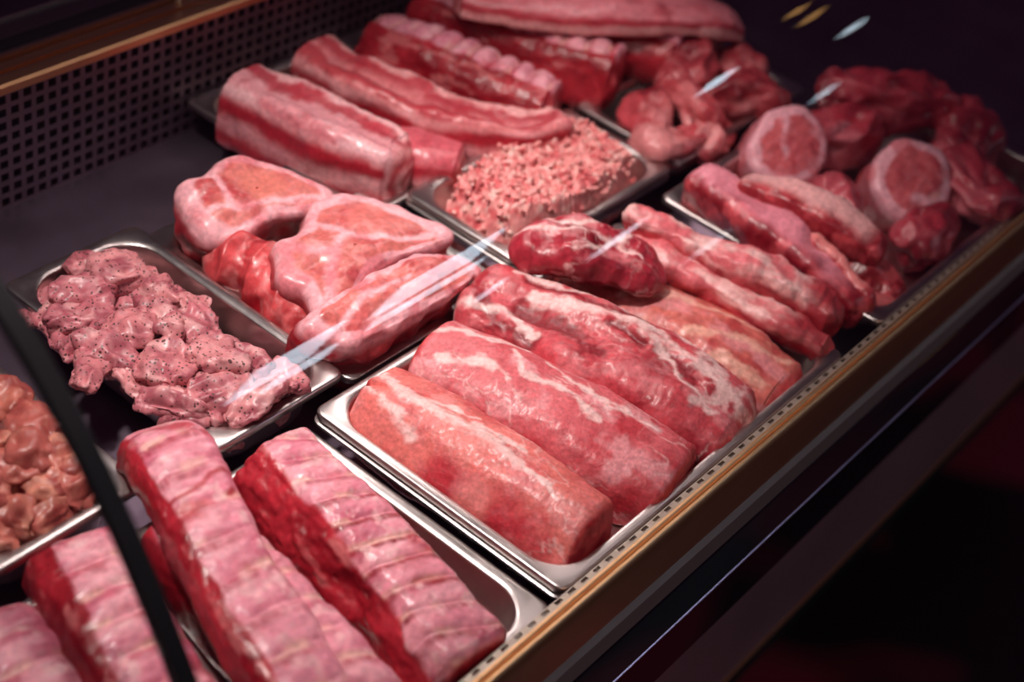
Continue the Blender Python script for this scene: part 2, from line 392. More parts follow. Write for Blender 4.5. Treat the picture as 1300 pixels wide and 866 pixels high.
def finish(name, P, nr, nv, g, disp, colf, mat, label, cat, group, seed, parent=None):
    nrm = grid_normals(P, nr, nv)
    ctr = P.mean(0)
    if np.mean(np.sum(nrm * (P - ctr), 1)) < 0: nrm = -nrm
    g.P = P - ctr; g.seed = seed
    if disp is not None: P = P + nrm * disp(g)[:, None]
    cols = colf(g)
    loc = np.array([ctr[0], ctr[1], P[:, 2].min()])
    idx = np.arange(nr * nv).reshape(nr, nv)
    a = idx[:-1]; b2 = idx[1:]; an = np.roll(a, -1, 1); bn = np.roll(b2, -1, 1)
    F = np.stack([a, an, bn, b2], -1).reshape(-1, 4)
    # consistent outward winding
    f = F[len(F) // 2]; fn = np.cross(P[f[1]] - P[f[0]], P[f[2]] - P[f[0]])
    if fn @ nrm[f[0]] < 0: F = F[:, ::-1]
    F = F.tolist(); e0 = idx[0].tolist(); e1 = idx[-1].tolist(); F += [e0, e1[::-1]]
    o = mesh_obj(name, P, F, mat, parent, loc, True, cols)
    if label: tag(o, label, cat, group)
    return o
def loft(name, path, colf, label, cat='meat', group=None, nu=140, nv=90, p=2.6, caps=((0.012, 3), (0.012, 3)), ncap=14, skew=0.0,
         flat=0.35, disp=None, mat=None, seed=1, tilt=(0, 0), sec=None):
    """path rows: x, y, z_base, half_width, height"""
    u = np.linspace(0, 1, nu); C = catmull(path, u)
    T = np.gradient(C[:, :3], axis=0); T /= np.linalg.norm(T, axis=1)[:, None]
    Th = T.copy(); Th[:, 2] = 0; Th /= np.linalg.norm(Th, axis=1)[:, None]
    Nn = np.stack([-Th[:, 1], Th[:, 0], 0 * Th[:, 0]], 1)          # lateral: +x side for pieces running front to back
    L = np.r_[0, np.cumsum(np.linalg.norm(np.diff(C[:, :3], axis=0), axis=1))]
    th = np.linspace(0, 2 * np.pi, nv, endpoint=False)
    c, s = np.cos(th), np.sin(th)
    S = np.sign(c) * np.abs(c) ** (2 / p); Tt = np.sign(s) * np.abs(s) ** (2 / p)
    if sec is not None:
        K = np.asarray(sec, float); K = np.vstack([K, K[:1]]); kk = len(K) - 1
        v = np.linspace(0, 1, nv, endpoint=False); ii = (v * kk).astype(int); ft = (v * kk - ii)[:, None]
        q = lambda k: K[:-1][k % kk]
        p0, p1, p2, p3 = q(ii - 1), q(ii), q(ii + 1), q(ii + 2)
        ST = 0.5 * (2 * p1 + (p2 - p0) * ft + (2 * p0 - 5 * p1 + 4 * p2 - p3) * ft ** 2 + (3 * p1 - p0 - 3 * p2 + p3) * ft ** 3)
        S, Tt = ST[:, 0], ST[:, 1]; flat = 0.5
    rows = []
    kb, ke = caps
    for j in range(ncap, 0, -1):
        r = 1 - (j / ncap) ** 1.7 * 0.97; r = max(r, 0.03); rows.append((0, r, -kb[0] * (1 - r ** kb[1])))
    for i in range(nu): rows.append((i, 1.0, 0.0))
    for j in range(1, ncap + 1):
        r = max(1 - (j / ncap) ** 1.7 * 0.97, 0.03); rows.append((nu - 1, r, ke[0] * (1 - r ** ke[1])))
    nr = len(rows)
    ri = np.array([r[0] for r in rows]); rr = np.array([r[1] for r in rows]); ra = np.array([r[2] for r in rows])
    w = C[ri, 3][:, None]; h = C[ri, 4][:, None]
    Sg = S[None, :] * rr[:, None]; Tg = Tt[None, :] * rr[:, None]
    up = np.where(Tg > 0, (1 - flat) * Tg, flat * Tg)
    lat = w * (Sg + skew * Tg); z = C[ri, 2][:, None] + h * (flat + up)
    tl = np.where(np.arange(nr) < ncap + nu / 2, tilt[0], tilt[1]); endw = np.where((np.arange(nr) < ncap) | (np.arange(nr) >= ncap + nu), 1.0, 0.0)
    fade = np.clip(1 - np.minimum(u[ri], 1 - u[ri]) * 5, 0, 1)
    ax = ra[:, None] + (tl * fade)[:, None] * (Tg * h) 
    P = C[ri, None, :3] * 1.0
    P = P + Nn[ri][:, None, :] * lat[..., None] + Th[ri][:, None, :] * ax[..., None]
    P[..., 2] = z
    g = G(); one = np.ones((nr, nv))
    g.u = (u[ri][:, None] * one).ravel(); g.l = ((L[ri] + ra)[:, None] * one).ravel(); g.L = L[-1]
    g.s = Sg.ravel(); g.t = Tg.ravel(); g.w = (w * one).ravel(); g.h = (h * one).ravel()
    g.x = lat.ravel(); g.cap = ((1 - rr)[:, None] * one).ravel(); g.endsign = np.where(ri[:, None] * one < nu / 2, -1, 1).ravel()
    g.Q = np.stack([g.l, g.x, z.ravel() - C[:, 2].min()], 1)       # piece coordinates: along, across, up
    return finish(name, P.reshape(-1, 3), nr, nv, g, disp, colf, mat or M['meat'], label, cat, group, seed)
def puck(name, outline, z, thick, colf, label, cat='meat', group=None, nt=180, nrad=60, nside=16, normal=None, disp=None, mat=None, seed=1, dome=0.0, under=0.82, rnd=0.012, center=None):
    """slab with a free outline (world x,y points); its face lies at height z, or is turned to face `normal`"""
    O = np.asarray(outline, float); n = len(O); c = O.mean(0) if center is None else np.asarray(center)
    u = np.linspace(0, n, nt, endpoint=False); i = u.astype(int); t = (u - i)[:, None]
    g_ = lambda k: O[k % n]
    p0, p1, p2, p3 = g_(i - 1), g_(i), g_(i + 1), g_(i + 2)
    R = 0.5 * (2 * p1 + (p2 - p0) * t + (2 * p0 - 5 * p1 + 4 * p2 - p3) * t * t + (3 * p1 - p0 - 3 * p2 + p3) * t ** 3) - c
    Rl = np.linalg.norm(R, axis=1).mean()
    rows = []
    for k in range(nrad): 
        r = max((k / nrad), 0.02); rows.append((r, 0.0, r))
    for k in range(6):
        a = (k + 1) / 6 * math.pi / 2; q = rnd / Rl
        rows.append((1 - q + q * math.sin(a), -rnd * (1 - math.cos(a)), 1.0))
    for k in range(1, nside + 1):
        f = k / nside; rows.append((1 - (1 - under) * f ** 1.5, -rnd - (thick - rnd) * f, 1 + f))
    rows[:nrad] = [(r * (1 - rnd / Rl), zz, q) for r, zz, q in rows[:nrad]]
    for k in range(1, 9): rows.append((under * (1 - k / 8.2), -thick, 2 + k / 8))
    nr = len(rows); rr = np.array(rows)
    XY = R[None] * rr[:, 0][:, None, None]
    Z = rr[:, 1][:, None] * np.ones((1, nt)) + dome * (1 - np.clip(rr[:, 2], 0, 1) ** 2)[:, None]
    P = np.concatenate([XY, Z[..., None]], -1).reshape(-1, 3)
    g = G(); g.rho = np.repeat(rr[:, 2], nt); g.xy = P[:, :2] + c; g.lx = P[:, 0]; g.ly = P[:, 1]; g.th = np.tile(u / n, nr)
    g.edge = np.repeat((1 - np.clip(rr[:, 2], 0, 1)), nt) * np.tile(np.linalg.norm(R, axis=1), nr)
    g.Q = P.copy()
    if normal is not None:
        zn = np.array(normal, float); zn /= np.linalg.norm(zn); xn = np.cross([0, 1, 0], zn); xn /= np.linalg.norm(xn); yn = np.cross(zn, xn)
        P = P[:, :1] * xn + P[:, 1:2] * yn + P[:, 2:] * zn
    P = P + np.array([c[0], c[1], z])
    return finish(name, P, nr, nt, g, disp, colf, mat or M['meat'], label, cat, group, seed)

def strokes(A, B, lines, warp=None, rag=None):
    """soft distance mask of polylines given in (A,B) coordinates: (points, half width)"""
    r = np.zeros_like(A)
    a = A if warp is None else A + warp[0]; b = B if warp is None else B + warp[1]
    for pts, wd in lines:
        dm = np.full_like(A, 9.0)
        for (x0, y0), (x1, y1) in zip(pts[:-1], pts[1:]):
            dx, dy = x1 - x0, y1 - y0; q = dx * dx + dy * dy + 1e-12
            t = np.clip(((a - x0) * dx + (b - y0) * dy) / q, 0, 1)
            dm = np.minimum(dm, np.hypot(a - x0 - t * dx, b - y0 - t * dy))
        if rag is not None: dm = dm + wd * rag
        r = np.maximum(r, 1 - sst(wd * 0.2, wd * 1.3, dm))
    return r

C_FAT = lin(236, 176, 182); C_FATW = lin(246, 208, 205); C_PINK = lin(216, 112, 118); C_RED = lin(178, 42, 56); C_DEEP = lin(118, 14, 30)
C_LOIN = lin(214, 98, 104); C_CREAM = lin(236, 186, 168); C_MEM = lin(226, 140, 158); C_DARK = lin(92, 18, 30)

# --- colour recipes (albedo only)
def col_loin(lines, base=C_LOIN, deep=lin(186, 46, 58), fat=C_FATW, patch=0.5, mottle=C_PINK, dark=(), fibre=0.16, cut=1.0):
    def f(g):
        q = g.Q; w1 = fbm(q, 26, 3, g.seed); w2 = fbm(q, 26, 3, g.seed + 40)
        sw = q[:, :2] @ np.array([[0.9, -0.35], [0.35, 0.9]]); qf = np.stack([sw[:, 0] * 0.16, sw[:, 1], q[:, 2]], 1)
        fib = 0.6 * noise(qf, 330, g.seed + 3) + 0.4 * noise(qf, 700, g.seed + 4)
        c = mixc(deep, base, sst(-0.45, 0.40, w1 + 0.25 * g.t))
        c = mixc(c, mottle, 0.45 * sst(0.0, 0.6, fbm(q, 55, 3, g.seed + 9)))  # paler pink mottling at random
        c = mixc(c, lin(232, 152, 158), patch * sst(0.08, 0.40, fbm(q * np.array([0.6, 1, 1]), 38, 4, g.seed + 21)))      # silver skin islands
        vein = 1 - np.abs(fbm(q * np.array([0.7, 1, 1]), 48, 4, g.seed + 31)) * 11
        c = mixc(c, fat, 0.5 * np.clip(vein, 0, 1) * sst(-0.1, 0.3, fbm(q, 14, 2, g.seed + 33)))
        rag = 0.9 * fbm(q, 70, 3, g.seed + 5) + 0.5 * fbm(qf, 300, 2, g.seed + 6)
        if dark: c = mixc(c, lin(120, 12, 28), 0.85 * strokes(g.u * g.L, g.x, dark, (0.008 * w2, 0.008 * w1), rag) * (g.t > -0.3))
        mk = strokes(g.u * g.L, g.x, lines, (0.012 * w1, 0.012 * w2), rag)
        c = mixc(c, fat, 0.78 * np.clip(mk, 0, 1) * (g.t > -0.4))
        c = c * (1 + fibre * fib)[:, None]
        face = cut * sst(0.03, 0.10, g.cap)                                   # cut end grain
        cf = mixc(lin(170, 30, 42), lin(206, 74, 74), sst(-0.2, 0.6, fbm(q, 90, 3, g.seed + 8) + 0.5 * g.t))
        return mixc(c, cf, face)
    return f
def dis_soft(a1=0.004, s1=18, a2=0.0012, s2=70, a3=0.0, s3=200, extra=None):
    def f(g):
        r = a1 * fbm(g.Q, s1, 2, g.seed) + a2 * fbm(g.Q, s2, 3, g.seed + 11)
        if a3: r = r + a3 * fbm(g.Q, s3, 2, g.seed + 17)
        if extra is not None: r = r + extra(g)
        return r
    return f
def lo_(g, v):
    return v[0] + (v[1] - v[0]) * g.u if isinstance(v, tuple) else v
def rib_phase(g, pitch, slant):
    ph = (g.l + slant * g.x + 0.006 * fbm(g.Q, 18, 2, g.seed)) / pitch
    return np.abs((ph % 1.0) - 0.5) * 2, ph                              # 1 in the seam between ribs, 0 on the bone
def col_rib(pitch, pale=C_MEM, meat=lin(190, 58, 84), side=lin(140, 14, 30), cream=C_CREAM, lo0=-0.6, hi=2.0, slant=0.0, bl=0.5, blots=0.5, marks=()):
    def f(g):
        lo = lo_(g, lo0)
        q = g.Q; tri, ph = rib_phase(g, pitch, slant)
        c = mixc(pale, lin(236, 164, 176), sst(-0.3, 0.4, fbm(q, 26, 3, g.seed + 2)))
        c = mixc(c, lin(200, 96, 122), 0.7 * sst(-0.05, 0.45, fbm(q * np.array([1, .5, 1]), 60, 3, g.seed + 3)))
        # feathered meat fringe beside each seam, cream line in it
        fr = (ph % 1.0); fringe = sst(0.42, 0.12, fr) * sst(0.02, 0.10, fr) * 1.5 + 0.35 * sst(0.80, 0.97, fr)
        hatch = 0.5 + 0.5 * noise(q * np.array([0.25, 1.6, 0.4]), 260, g.seed + 15)
        here = sst(-0.35, 0.25, fbm(q * np.array([.6, .6, 1]), 24, 2, g.seed + 4))
        c = mixc(c, meat, bl * np.clip(fringe, 0, 1) * (0.45 + 0.75 * hatch) * (0.35 + 0.65 * here))
        c = mixc(c, cream, 0.6 * sst(0.62, 0.95, tri) * sst(-0.1, 0.3, fbm(q, 40, 3, g.seed + 6)))
        c = mixc(c, lin(178, 40, 60), blots * sst(0.20, 0.42, fbm(q, 30, 4, g.seed + 12)))
        c = mixc(c, lin(240, 190, 190), 0.5 * sst(0.25, 0.45, fbm(q, 70, 3, g.seed + 14)))
        for pts, wd, colr, k in marks:
            c = mixc(c, colr, k * strokes(g.l, g.x, [(pts, wd)], (0.008 * fbm(q, 50, 3, g.seed + 61), 0.008 * fbm(q, 50, 3, g.seed + 62))))
        n4 = 0.14 * fbm(q, 34, 3, g.seed + 7)
        side_m = np.clip(sst(lo + 0.05, lo - 0.05, g.s + n4) + sst(hi - 0.10, hi + 0.10, g.s + n4), 0, 1)
        sm = np.maximum(side_m, sst(0.05, -0.25, g.t))
        sc = mixc(side, lin(182, 40, 54), sst(-0.3, 0.4, fbm(q * np.array([.5, 1, 1]), 34, 4, g.seed + 9)))
        sc = mixc(sc, lin(214, 120, 122), 0.6 * sst(0.24, 0.5, fbm(q * np.array([.4, 1, 1]), 60, 4, g.seed + 19)))
        c = mixc(c, sc, sm)
        cf = mixc(lin(170, 30, 46), lin(216, 92, 98), sst(-0.2, 0.5, fbm(q, 60, 3, g.seed + 13)))
        return mixc(c, cf, sst(0.10, 0.25, g.cap))
    return f
def dis_rib(pitch, amp=0.0018, slant=0.0, rough=0.0018, lo0=-0.6):
    def f(g):
        lo = lo_(g, lo0)
        tri, ph = rib_phase(g, pitch, slant)
        on = sst(0.2, 0.6, g.t) * sst(0.3, 0.0, g.cap) * sst(lo, lo + 0.3, g.s) * sst(1.0, 0.72, g.s)
        r = amp * (1 - 2 * tri ** 3) * on
        r = r + 0.006 * fbm(g.Q, 13, 2, g.seed + 1) + 0.0016 * fbm(g.Q, 60, 3, g.seed + 2) + 0.0005 * fbm(g.Q, 220, 2, g.seed + 5)
        r = r + rough * fbm(g.Q * np.array([.6, 1, 1]), 42, 3, g.seed + 3) * sst(lo + 0.1, lo - 0.2, g.s) * 2
        return r
    return f
def col_belly(layers, top=C_FAT, topm=lin(200, 76, 92), strips=()):
    def f(g):
        q = g.Q; w = fbm(q, 28, 3, g.seed)
        c = mixc(np.ones((len(w), 1)) * top, topm, sst(0.0, 0.45, fbm(q * np.array([.5, 1, 1]), 34, 4, g.seed + 1)) * 0.7)
        for a, b_, colr, k in strips:
            sv = g.s + 0.34 * w + 0.12 * fbm(q, 70, 3, g.seed + 31); c = mixc(c, colr, k * sst(a - .07, a + .07, sv) * (1 - sst(b_ - .07, b_ + .07, sv)))
        tv = (g.t + 1) / 2 + 0.10 * w
        lay = np.zeros_like(c) + layers[0][1]
        for z, colr in layers[1:]: lay = mixc(lay, colr, sst(z - .06, z + .06, tv))
        side = np.maximum(sst(0.80, 0.95, np.abs(g.s)), sst(0.06, 0.2, g.cap)) * sst(0.98, 0.80, g.t)
        side = np.maximum(side, sst(0.1, -0.2, g.t))
        c = mixc(c, lay, side)
        rv = 1 - g.cap + 0.10 * w; ring = 0.5 + 0.5 * np.sin(rv * 17.0 + 2.5 * w)      # rolled layers on the end
        c = mixc(c, mixc(lin(180, 44, 58), lin(232, 160, 162), ring), sst(0.08, 0.2, g.cap) * (g.t > -0.3))
        c = mixc(c, lin(176, 52, 66), 0.4 * sst(0.2, 0.5, fbm(q, 80, 3, g.seed + 6)))
        return c
    return f
def col_blob(base, dark, pale, k=0.8, sc=45):
    def f(g):
        q = g.P; w = fbm(q, sc, 4, g.seed)
        c = mixc(dark, base, sst(-0.45, 0.25, w)); c = mixc(c, pale, k * sst(0.12, 0.5, fbm(q, sc * 0.8, 4, g.seed + 3)))
        vein = np.clip(1 - np.abs(fbm(q, sc * 1.3, 3, g.seed + 5)) * 10, 0, 1); c = mixc(c, pale, 0.45 * k * vein)
        return c
    return f
def col_steak(lines, base=lin(206, 112, 106), deep=lin(182, 66, 72), rim=0.012, fat0=lin(234, 170, 178), side=lin(142, 16, 30), patches=()):
    """cut face: muscle with a fat rim, fat seams (lines in world x,y), red sides"""
    def f(g):
        q = g.Q; w = fbm(q, 36, 4, g.seed); w2 = fbm(q, 36, 4, g.seed + 50)
        fat = mixc(fat0, lin(214, 116, 126), 0.85 * sst(-0.05, 0.4, fbm(q, 34, 4, g.seed + 71)))
        c = mixc(deep, base, sst(-0.6, 0.2, fbm(q, 40, 4, g.seed + 2)))
        vein = np.clip(1 - np.abs(fbm(q, 50, 4, g.seed + 5)) * 8, 0, 1); c = mixc(c, fat, 0.22 * vein)
        for (px, py, pr, colr, k) in patches:
            c = mixc(c, colr, k * (1 - sst(pr * 0.7, pr * 1.15, np.hypot(g.xy[:, 0] - px, g.xy[:, 1] - py) + 0.010 * w)))
        c = mixc(c, fat, 0.95 - 0.95 * sst(rim * 0.45, rim * 1.3, g.edge + 0.010 * w))
        c = mixc(c, fat, 0.92 * strokes(g.xy[:, 0], g.xy[:, 1], lines, (0.010 * w, 0.010 * w2)))
        c = c * (1 + 0.08 * noise(q, 330, g.seed + 9))[:, None]
        sd = mixc(side, lin(190, 60, 68), sst(-0.05, 0.45, fbm(q, 34, 4, g.seed + 7)))
        sd = mixc(sd, fat, 0.3 * sst(0.25, 0.5, fbm(q, 26, 3, g.seed + 17)))
        return mixc(c, sd, sst(1.0, 1.10, g.rho + 0.05 * w))
    return f
# ------------------------------------------------------------------ the meat
rnd = random.Random(4)
ZT = -0.0445                                                  # floor of the front trays
# ================================================================== LOIN TRAY
SEC1 = [(-0.92, -1), (-1.0, -0.55), (-0.92, -0.05), (-0.62, 0.5), (-0.30, 0.86), (0.12, 1.0), (0.62, 0.98), (0.96, 0.80), (1.02, 0.35), (0.98, -0.4), (0.90, -1), (0.3, -1), (-0.3, -1)]
SEC2 = [(-0.95, -1), (-1.0, -0.45), (-0.96, 0.15), (-0.78, 0.62), (-0.40, 0.88), (0.10, 1.0), (0.55, 0.95), (0.90, 0.66), (1.0, 0.15), (0.98, -0.45), (0.92, -1), (0.3, -1), (-0.3, -1)]
SEC3 = [(-0.95, -1), (-1.0, -0.45), (-1.0, 0.10), (-0.86, 0.50), (-0.52, 0.74), (-0.20, 0.74), (0.15, 0.96), (0.55, 0.98), (0.88, 0.60), (1.0, 0.05), (0.98, -0.45), (0.92, -1), (0.3, -1), (-0.3, -1)]
g1 = lambda g: -0.006 * np.exp(-((g.s * g.w + 0.006 - 0.03 * g.u) / 0.003) ** 2) * sst(0.35, 0.0, g.u) * (g.t > 0) + 0.003 * np.exp(-((g.s * g.w + 0.002 - 0.01 * g.u) / 0.008) ** 2) * (g.t > 0)
loft('pork_loin', [(0.062, 0.300, ZT, 0.040, 0.066), (0.063, 0.25, ZT, 0.045, 0.074), (0.068, 0.15, ZT, 0.047, 0.074), (0.074, 0.030, ZT, 0.045, 0.066)],
     col_loin([([(0.0, -0.014), (0.05, -0.018), (0.12, -0.026)], 0.006), ([(0.0, 0.012), (0.03, 0.014), (0.07, 0.002), (0.12, 0.008), (0.17, 0.010), (0.20, 0.006)], 0.008),
               ([(0.10, 0.010), (0.15, 0.026)], 0.003), ([(0.15, 0.012), (0.2, 0.026)], 0.003), ([(0.18, 0.008), (0.245, 0.0)], 0.003)], base=lin(224, 116, 110), patch=0.25),
     'pale boneless pork loin beside the edge of the rib tray, with one white fat streak', nu=280, nv=190, sec=SEC1, caps=((0.006, 8), (0.007, 14)),
     disp=dis_soft(0.005, 12, 0.0012, 70, 0.0003, 260, g1), mat=M['loin'], seed=3, tilt=(0.0, -0.10))
loft('pork_loin', [(0.157, 0.300, ZT, 0.050, 0.078), (0.170, 0.22, ZT, 0.057, 0.084), (0.188, 0.12, ZT, 0.059, 0.080), (0.206, 0.020, ZT, 0.057, 0.060)],
     col_loin([([(0.02, -0.03), (0.06, -0.012), (0.11, -0.018)], 0.005), ([(0.09, 0.02), (0.12, 0.0), (0.16, 0.008), (0.20, -0.004)], 0.005),
               ([(0.13, 0.03), (0.20, 0.02), (0.25, 0.03)], 0.004), ([(0.0, 0.0), (0.03, 0.02), (0.1, 0.035)], 0.006)], patch=0.8, base=lin(212, 98, 106)),
     'broad boneless pork loin with silvery skin between the pale loin and the fatty neck', nu=280, nv=200, sec=SEC2, caps=((0.008, 6), (0.007, 8)),
     disp=dis_soft(0.006, 14, 0.0016, 55, 0.0003, 260), mat=M['loin'], seed=11)
NG = [([(0.02, -0.03), (0.05, -0.045), (0.10, -0.046)], 0.012), ([(0.06, -0.018), (0.12, -0.022), (0.17, -0.03)], 0.012), ([(0.05, 0.022), (0.12, 0.028), (0.19, 0.034)], 0.009), ([(0.22, 0.006), (0.26, -0.004)], 0.011), ([(0.16, 0.012), (0.2, 0.002)], 0.006)]
loft('pork_neck', [(0.272, 0.330, ZT, 0.050, 0.078), (0.284, 0.24, ZT, 0.058, 0.092), (0.308, 0.13, ZT, 0.061, 0.090), (0.328, 0.024, ZT, 0.056, 0.064)],
     col_loin([([(0.07, 0.004), (0.12, 0.006), (0.18, 0.022), (0.24, 0.020), (0.29, 0.010)], 0.009), ([(0.2, 0.018), (0.24, -0.012), (0.29, -0.02)], 0.006),
               ([(0.03, 0.03), (0.10, 0.036), (0.2, 0.046), (0.3, 0.046)], 0.006), ([(0.0, -0.040), (0.05, -0.03), (0.10, -0.038)], 0.007),
               ([(0.25, 0.034), (0.31, 0.0)], 0.008), ([(0.27, -0.03), (0.31, 0.02)], 0.006)], base=lin(198, 70, 80), deep=lin(142, 20, 36), patch=0.35, mottle=lin(210, 96, 106), dark=NG, cut=0.3),
     'dark red pork neck marbled with wide white seams, next to the broad loin', nu=280, nv=200, sec=SEC3, caps=((0.012, 4), (0.016, 3)),
     disp=dis_soft(0.010, 13, 0.003, 42, 0.0004, 200, lambda g: -0.004 * strokes(g.u * g.L, g.x, NG, (0.008 * fbm(g.Q, 26, 3, 63), 0.008 * fbm(g.Q, 26, 3, 23))) * (g.t > -0.2)), mat=M['loin'], seed=23)
loft('pork_shoulder_piece', [(0.402, 0.300, ZT, 0.040, 0.05), (0.420, 0.20, ZT, 0.052, 0.062), (0.434, 0.10, ZT, 0.054, 0.062), (0.440, 0.026, ZT, 0.046, 0.046)],
     col_loin([([(0.06, -0.02), (0.11, 0.02)], 0.006), ([(0.14, -0.03), (0.2, 0.0), (0.27, 0.02)], 0.006), ([(0.18, -0.04), (0.26, -0.03)], 0.008), ([(0.12, 0.02), (0.2, 0.03)], 0.005)],
              base=lin(208, 108, 98), deep=lin(176, 60, 62), fat=lin(234, 178, 160), patch=0.6),
     'flat pork shoulder piece with orange fat streaks, beside the marbled neck', nu=160, nv=110, p=2.6, caps=((0.012, 4), (0.018, 3)),
     disp=dis_soft(0.006, 17, 0.002, 60), seed=37)
loft('pork_chunk', [(0.332, 0.322, 0.030, 0.026, 0.040), (0.362, 0.288, 0.032, 0.040, 0.054), (0.398, 0.245, 0.028, 0.040, 0.050), (0.424, 0.212, 0.020, 0.030, 0.040)],
     col_loin([([(0.0, 0.0), (0.06, 0.01), (0.13, -0.01)], 0.003), ([(0.05, -0.03), (0.09, 0.0), (0.12, 0.03)], 0.0035), ([(0.02, 0.02), (0.08, 0.03)], 0.003)],
              base=lin(168, 42, 58), deep=lin(112, 14, 28), patch=0.35, mottle=lin(190, 72, 86), cut=0.0),
     'small dark red lean chunk lying on top of the marbled neck', nu=130, nv=100, p=2.6, caps=((0.016, 2.2), (0.016, 2.6)), disp=dis_soft(0.014, 20, 0.004, 50), mat=M['wet'], seed=41)
def col_strip(g):
    q = g.Q; w = fbm(q, 40, 4, g.seed)
    top = mixc(lin(214, 104, 112), lin(236, 182, 180), sst(-0.25, 0.3, fbm(q * np.array([.5, 1, 1]), 60, 4, g.seed + 2)))
    sd = mixc(lin(150, 24, 38), lin(204, 70, 78), sst(-0.2, 0.4, fbm(q * np.array([.4, 1, 1]), 70, 4, g.seed + 4)))
    c = mixc(sd, top, sst(0.25, 0.6, g.t + 0.3 * w)); c = mixc(c, lin(160, 26, 40), sst(0.78, 0.9, g.u + 0.08 * w) * 0.8)
    return c
loft('rib_strip', [(0.468, 0.292, 0.0, 0.018, 0.03), (0.480, 0.215, 0.002, 0.020, 0.034), (0.496, 0.12, -0.004, 0.020, 0.032), (0.520, 0.022, -0.02, 0.020, 0.036)], col_strip,
     'thin rib strip lying on the flat shoulder piece, below the longer rib strip', nu=130, nv=70, p=4.5, skew=-0.15, caps=((0.01, 2.5), (0.016, 2)), disp=dis_soft(0.010, 22, 0.004, 55), seed=51, group='rib strips')
loft('rib_strip', [(0.484, 0.288, 0.026, 0.018, 0.034), (0.512, 0.20, 0.022, 0.022, 0.036), (0.540, 0.11, 0.012, 0.026, 0.042), (0.560, 0.045, -0.012, 0.030, 0.048)], col_strip,
     'long rib strip with pale fatty top and ragged red end, between tray and bones', nu=140, nv=80, p=4.5, skew=-0.15, caps=((0.01, 2.5), (0.018, 2)), disp=dis_soft(0.012, 22, 0.005, 55), seed=57, group='rib strips')

# ================================================================== RIB TRAY
ZR = -0.0605
DR = lin(168, 28, 44)
loft('rib_rack', [(-0.166, 0.372, -0.004, 0.034, 0.046), (-0.178, 0.335, 0.014, 0.040, 0.048), (-0.204, 0.27, 0.016, 0.041, 0.048), (-0.232, 0.19, 0.010, 0.039, 0.046), (-0.260, 0.095, 0.002, 0.040, 0.046), (-0.281, 0.028, -0.002, 0.040, 0.044)],
     col_rib(0.042, lo0=(-0.85, -0.5), slant=0.1, bl=0.75, meat=lin(160, 44, 62), blots=0.45, marks=[([(0.015, 0.0), (0.03, 0.018)], 0.011, DR, 0.8), ([(0.118, -0.026), (0.108, 0.0), (0.094, 0.034)], 0.004, DR, 0.9),
             ([(0.13, -0.02), (0.128, 0.0)], 0.008, lin(190, 70, 70), 0.7), ([(0.125, 0.026), (0.12, 0.032)], 0.006, DR, 0.9), ([(0.0, -0.03), (0.06, -0.036), (0.12, -0.034)], 0.004, DR, 0.7)]),
     'thick rack of pork ribs lying topmost, its far end arched over the tray edge', 'ribs', nu=280, nv=140, p=3.6, caps=((0.02, 2.2), (0.015, 4)), disp=dis_rib(0.042, 0.0012, 0.1, lo0=(-0.85, -0.5)), mat=M['rib'], seed=61)
loft('rib_rack', [(-0.200, 0.290, ZR, 0.044, 0.086), (-0.214, 0.20, ZR, 0.046, 0.088), (-0.222, 0.10, ZR, 0.046, 0.086), (-0.234, 0.012, ZR, 0.045, 0.082)],
     col_rib(0.036, lo0=-0.8, slant=-0.3, bl=0.9, blots=0.35, meat=lin(186, 70, 88)), 'pale rack of pork ribs half hidden below the topmost rack', 'ribs', nu=200, nv=110, p=3.8, caps=((0.012, 4), (0.012, 4)),
     disp=dis_rib(0.036, 0.0012, -0.3, lo0=-0.8), mat=M['rib'], seed=67)
SECB = [(-1.0, -1), (-1.0, -0.5), (-0.90, 0.05), (-0.66, 0.60), (-0.40, 0.93), (0.0, 1.0), (0.45, 1.0), (0.86, 0.93), (1.0, 0.62), (1.0, 0.0), (0.98, -0.5), (0.95, -1), (0.3, -1), (-0.3, -1)]
loft('rib_rack', [(-0.083, 0.298, ZR, 0.047, 0.090), (-0.096, 0.215, ZR, 0.046, 0.090), (-0.106, 0.12, ZR, 0.045, 0.084), (-0.121, 0.014, ZR, 0.048, 0.074)],
     col_rib(0.030, lo0=(-0.22, -0.75), slant=-0.38, bl=1.0, blots=0.25, pale=lin(228, 142, 158), meat=lin(146, 40, 52), marks=[([(0.17, 0.03), (0.185, 0.038)], 0.009, DR, 0.7), ([(0.21, 0.0), (0.22, 0.03)], 0.005, DR, 0.6)]),
     'rack of pork ribs with a deep red meaty flank, nearest the loin tray', 'ribs', nu=300, nv=180, sec=SECB,
     caps=((0.008, 6), (0.012, 5)), disp=dis_rib(0.030, 0.0015, -0.38, 0.0040, lo0=(-0.22, -0.75)), mat=M['rib'], seed=71)
loft('rib_rack', [(-0.292, 0.330, -0.04, 0.046, 0.062), (-0.318, 0.24, -0.045, 0.050, 0.070), (-0.344, 0.15, -0.05, 0.050, 0.070), (-0.372, 0.04, -0.05, 0.048, 0.066)],
     col_rib(0.036, lo0=-0.5, slant=0.1, bl=0.6, pale=lin(214, 118, 142)), 'rack of pork ribs behind the black glass joint, with a rounded fat knob', 'ribs', nu=180, nv=100, p=2.8,
     disp=dis_rib(0.036, 0.0022, 0.1), mat=M['rib'], seed=79)
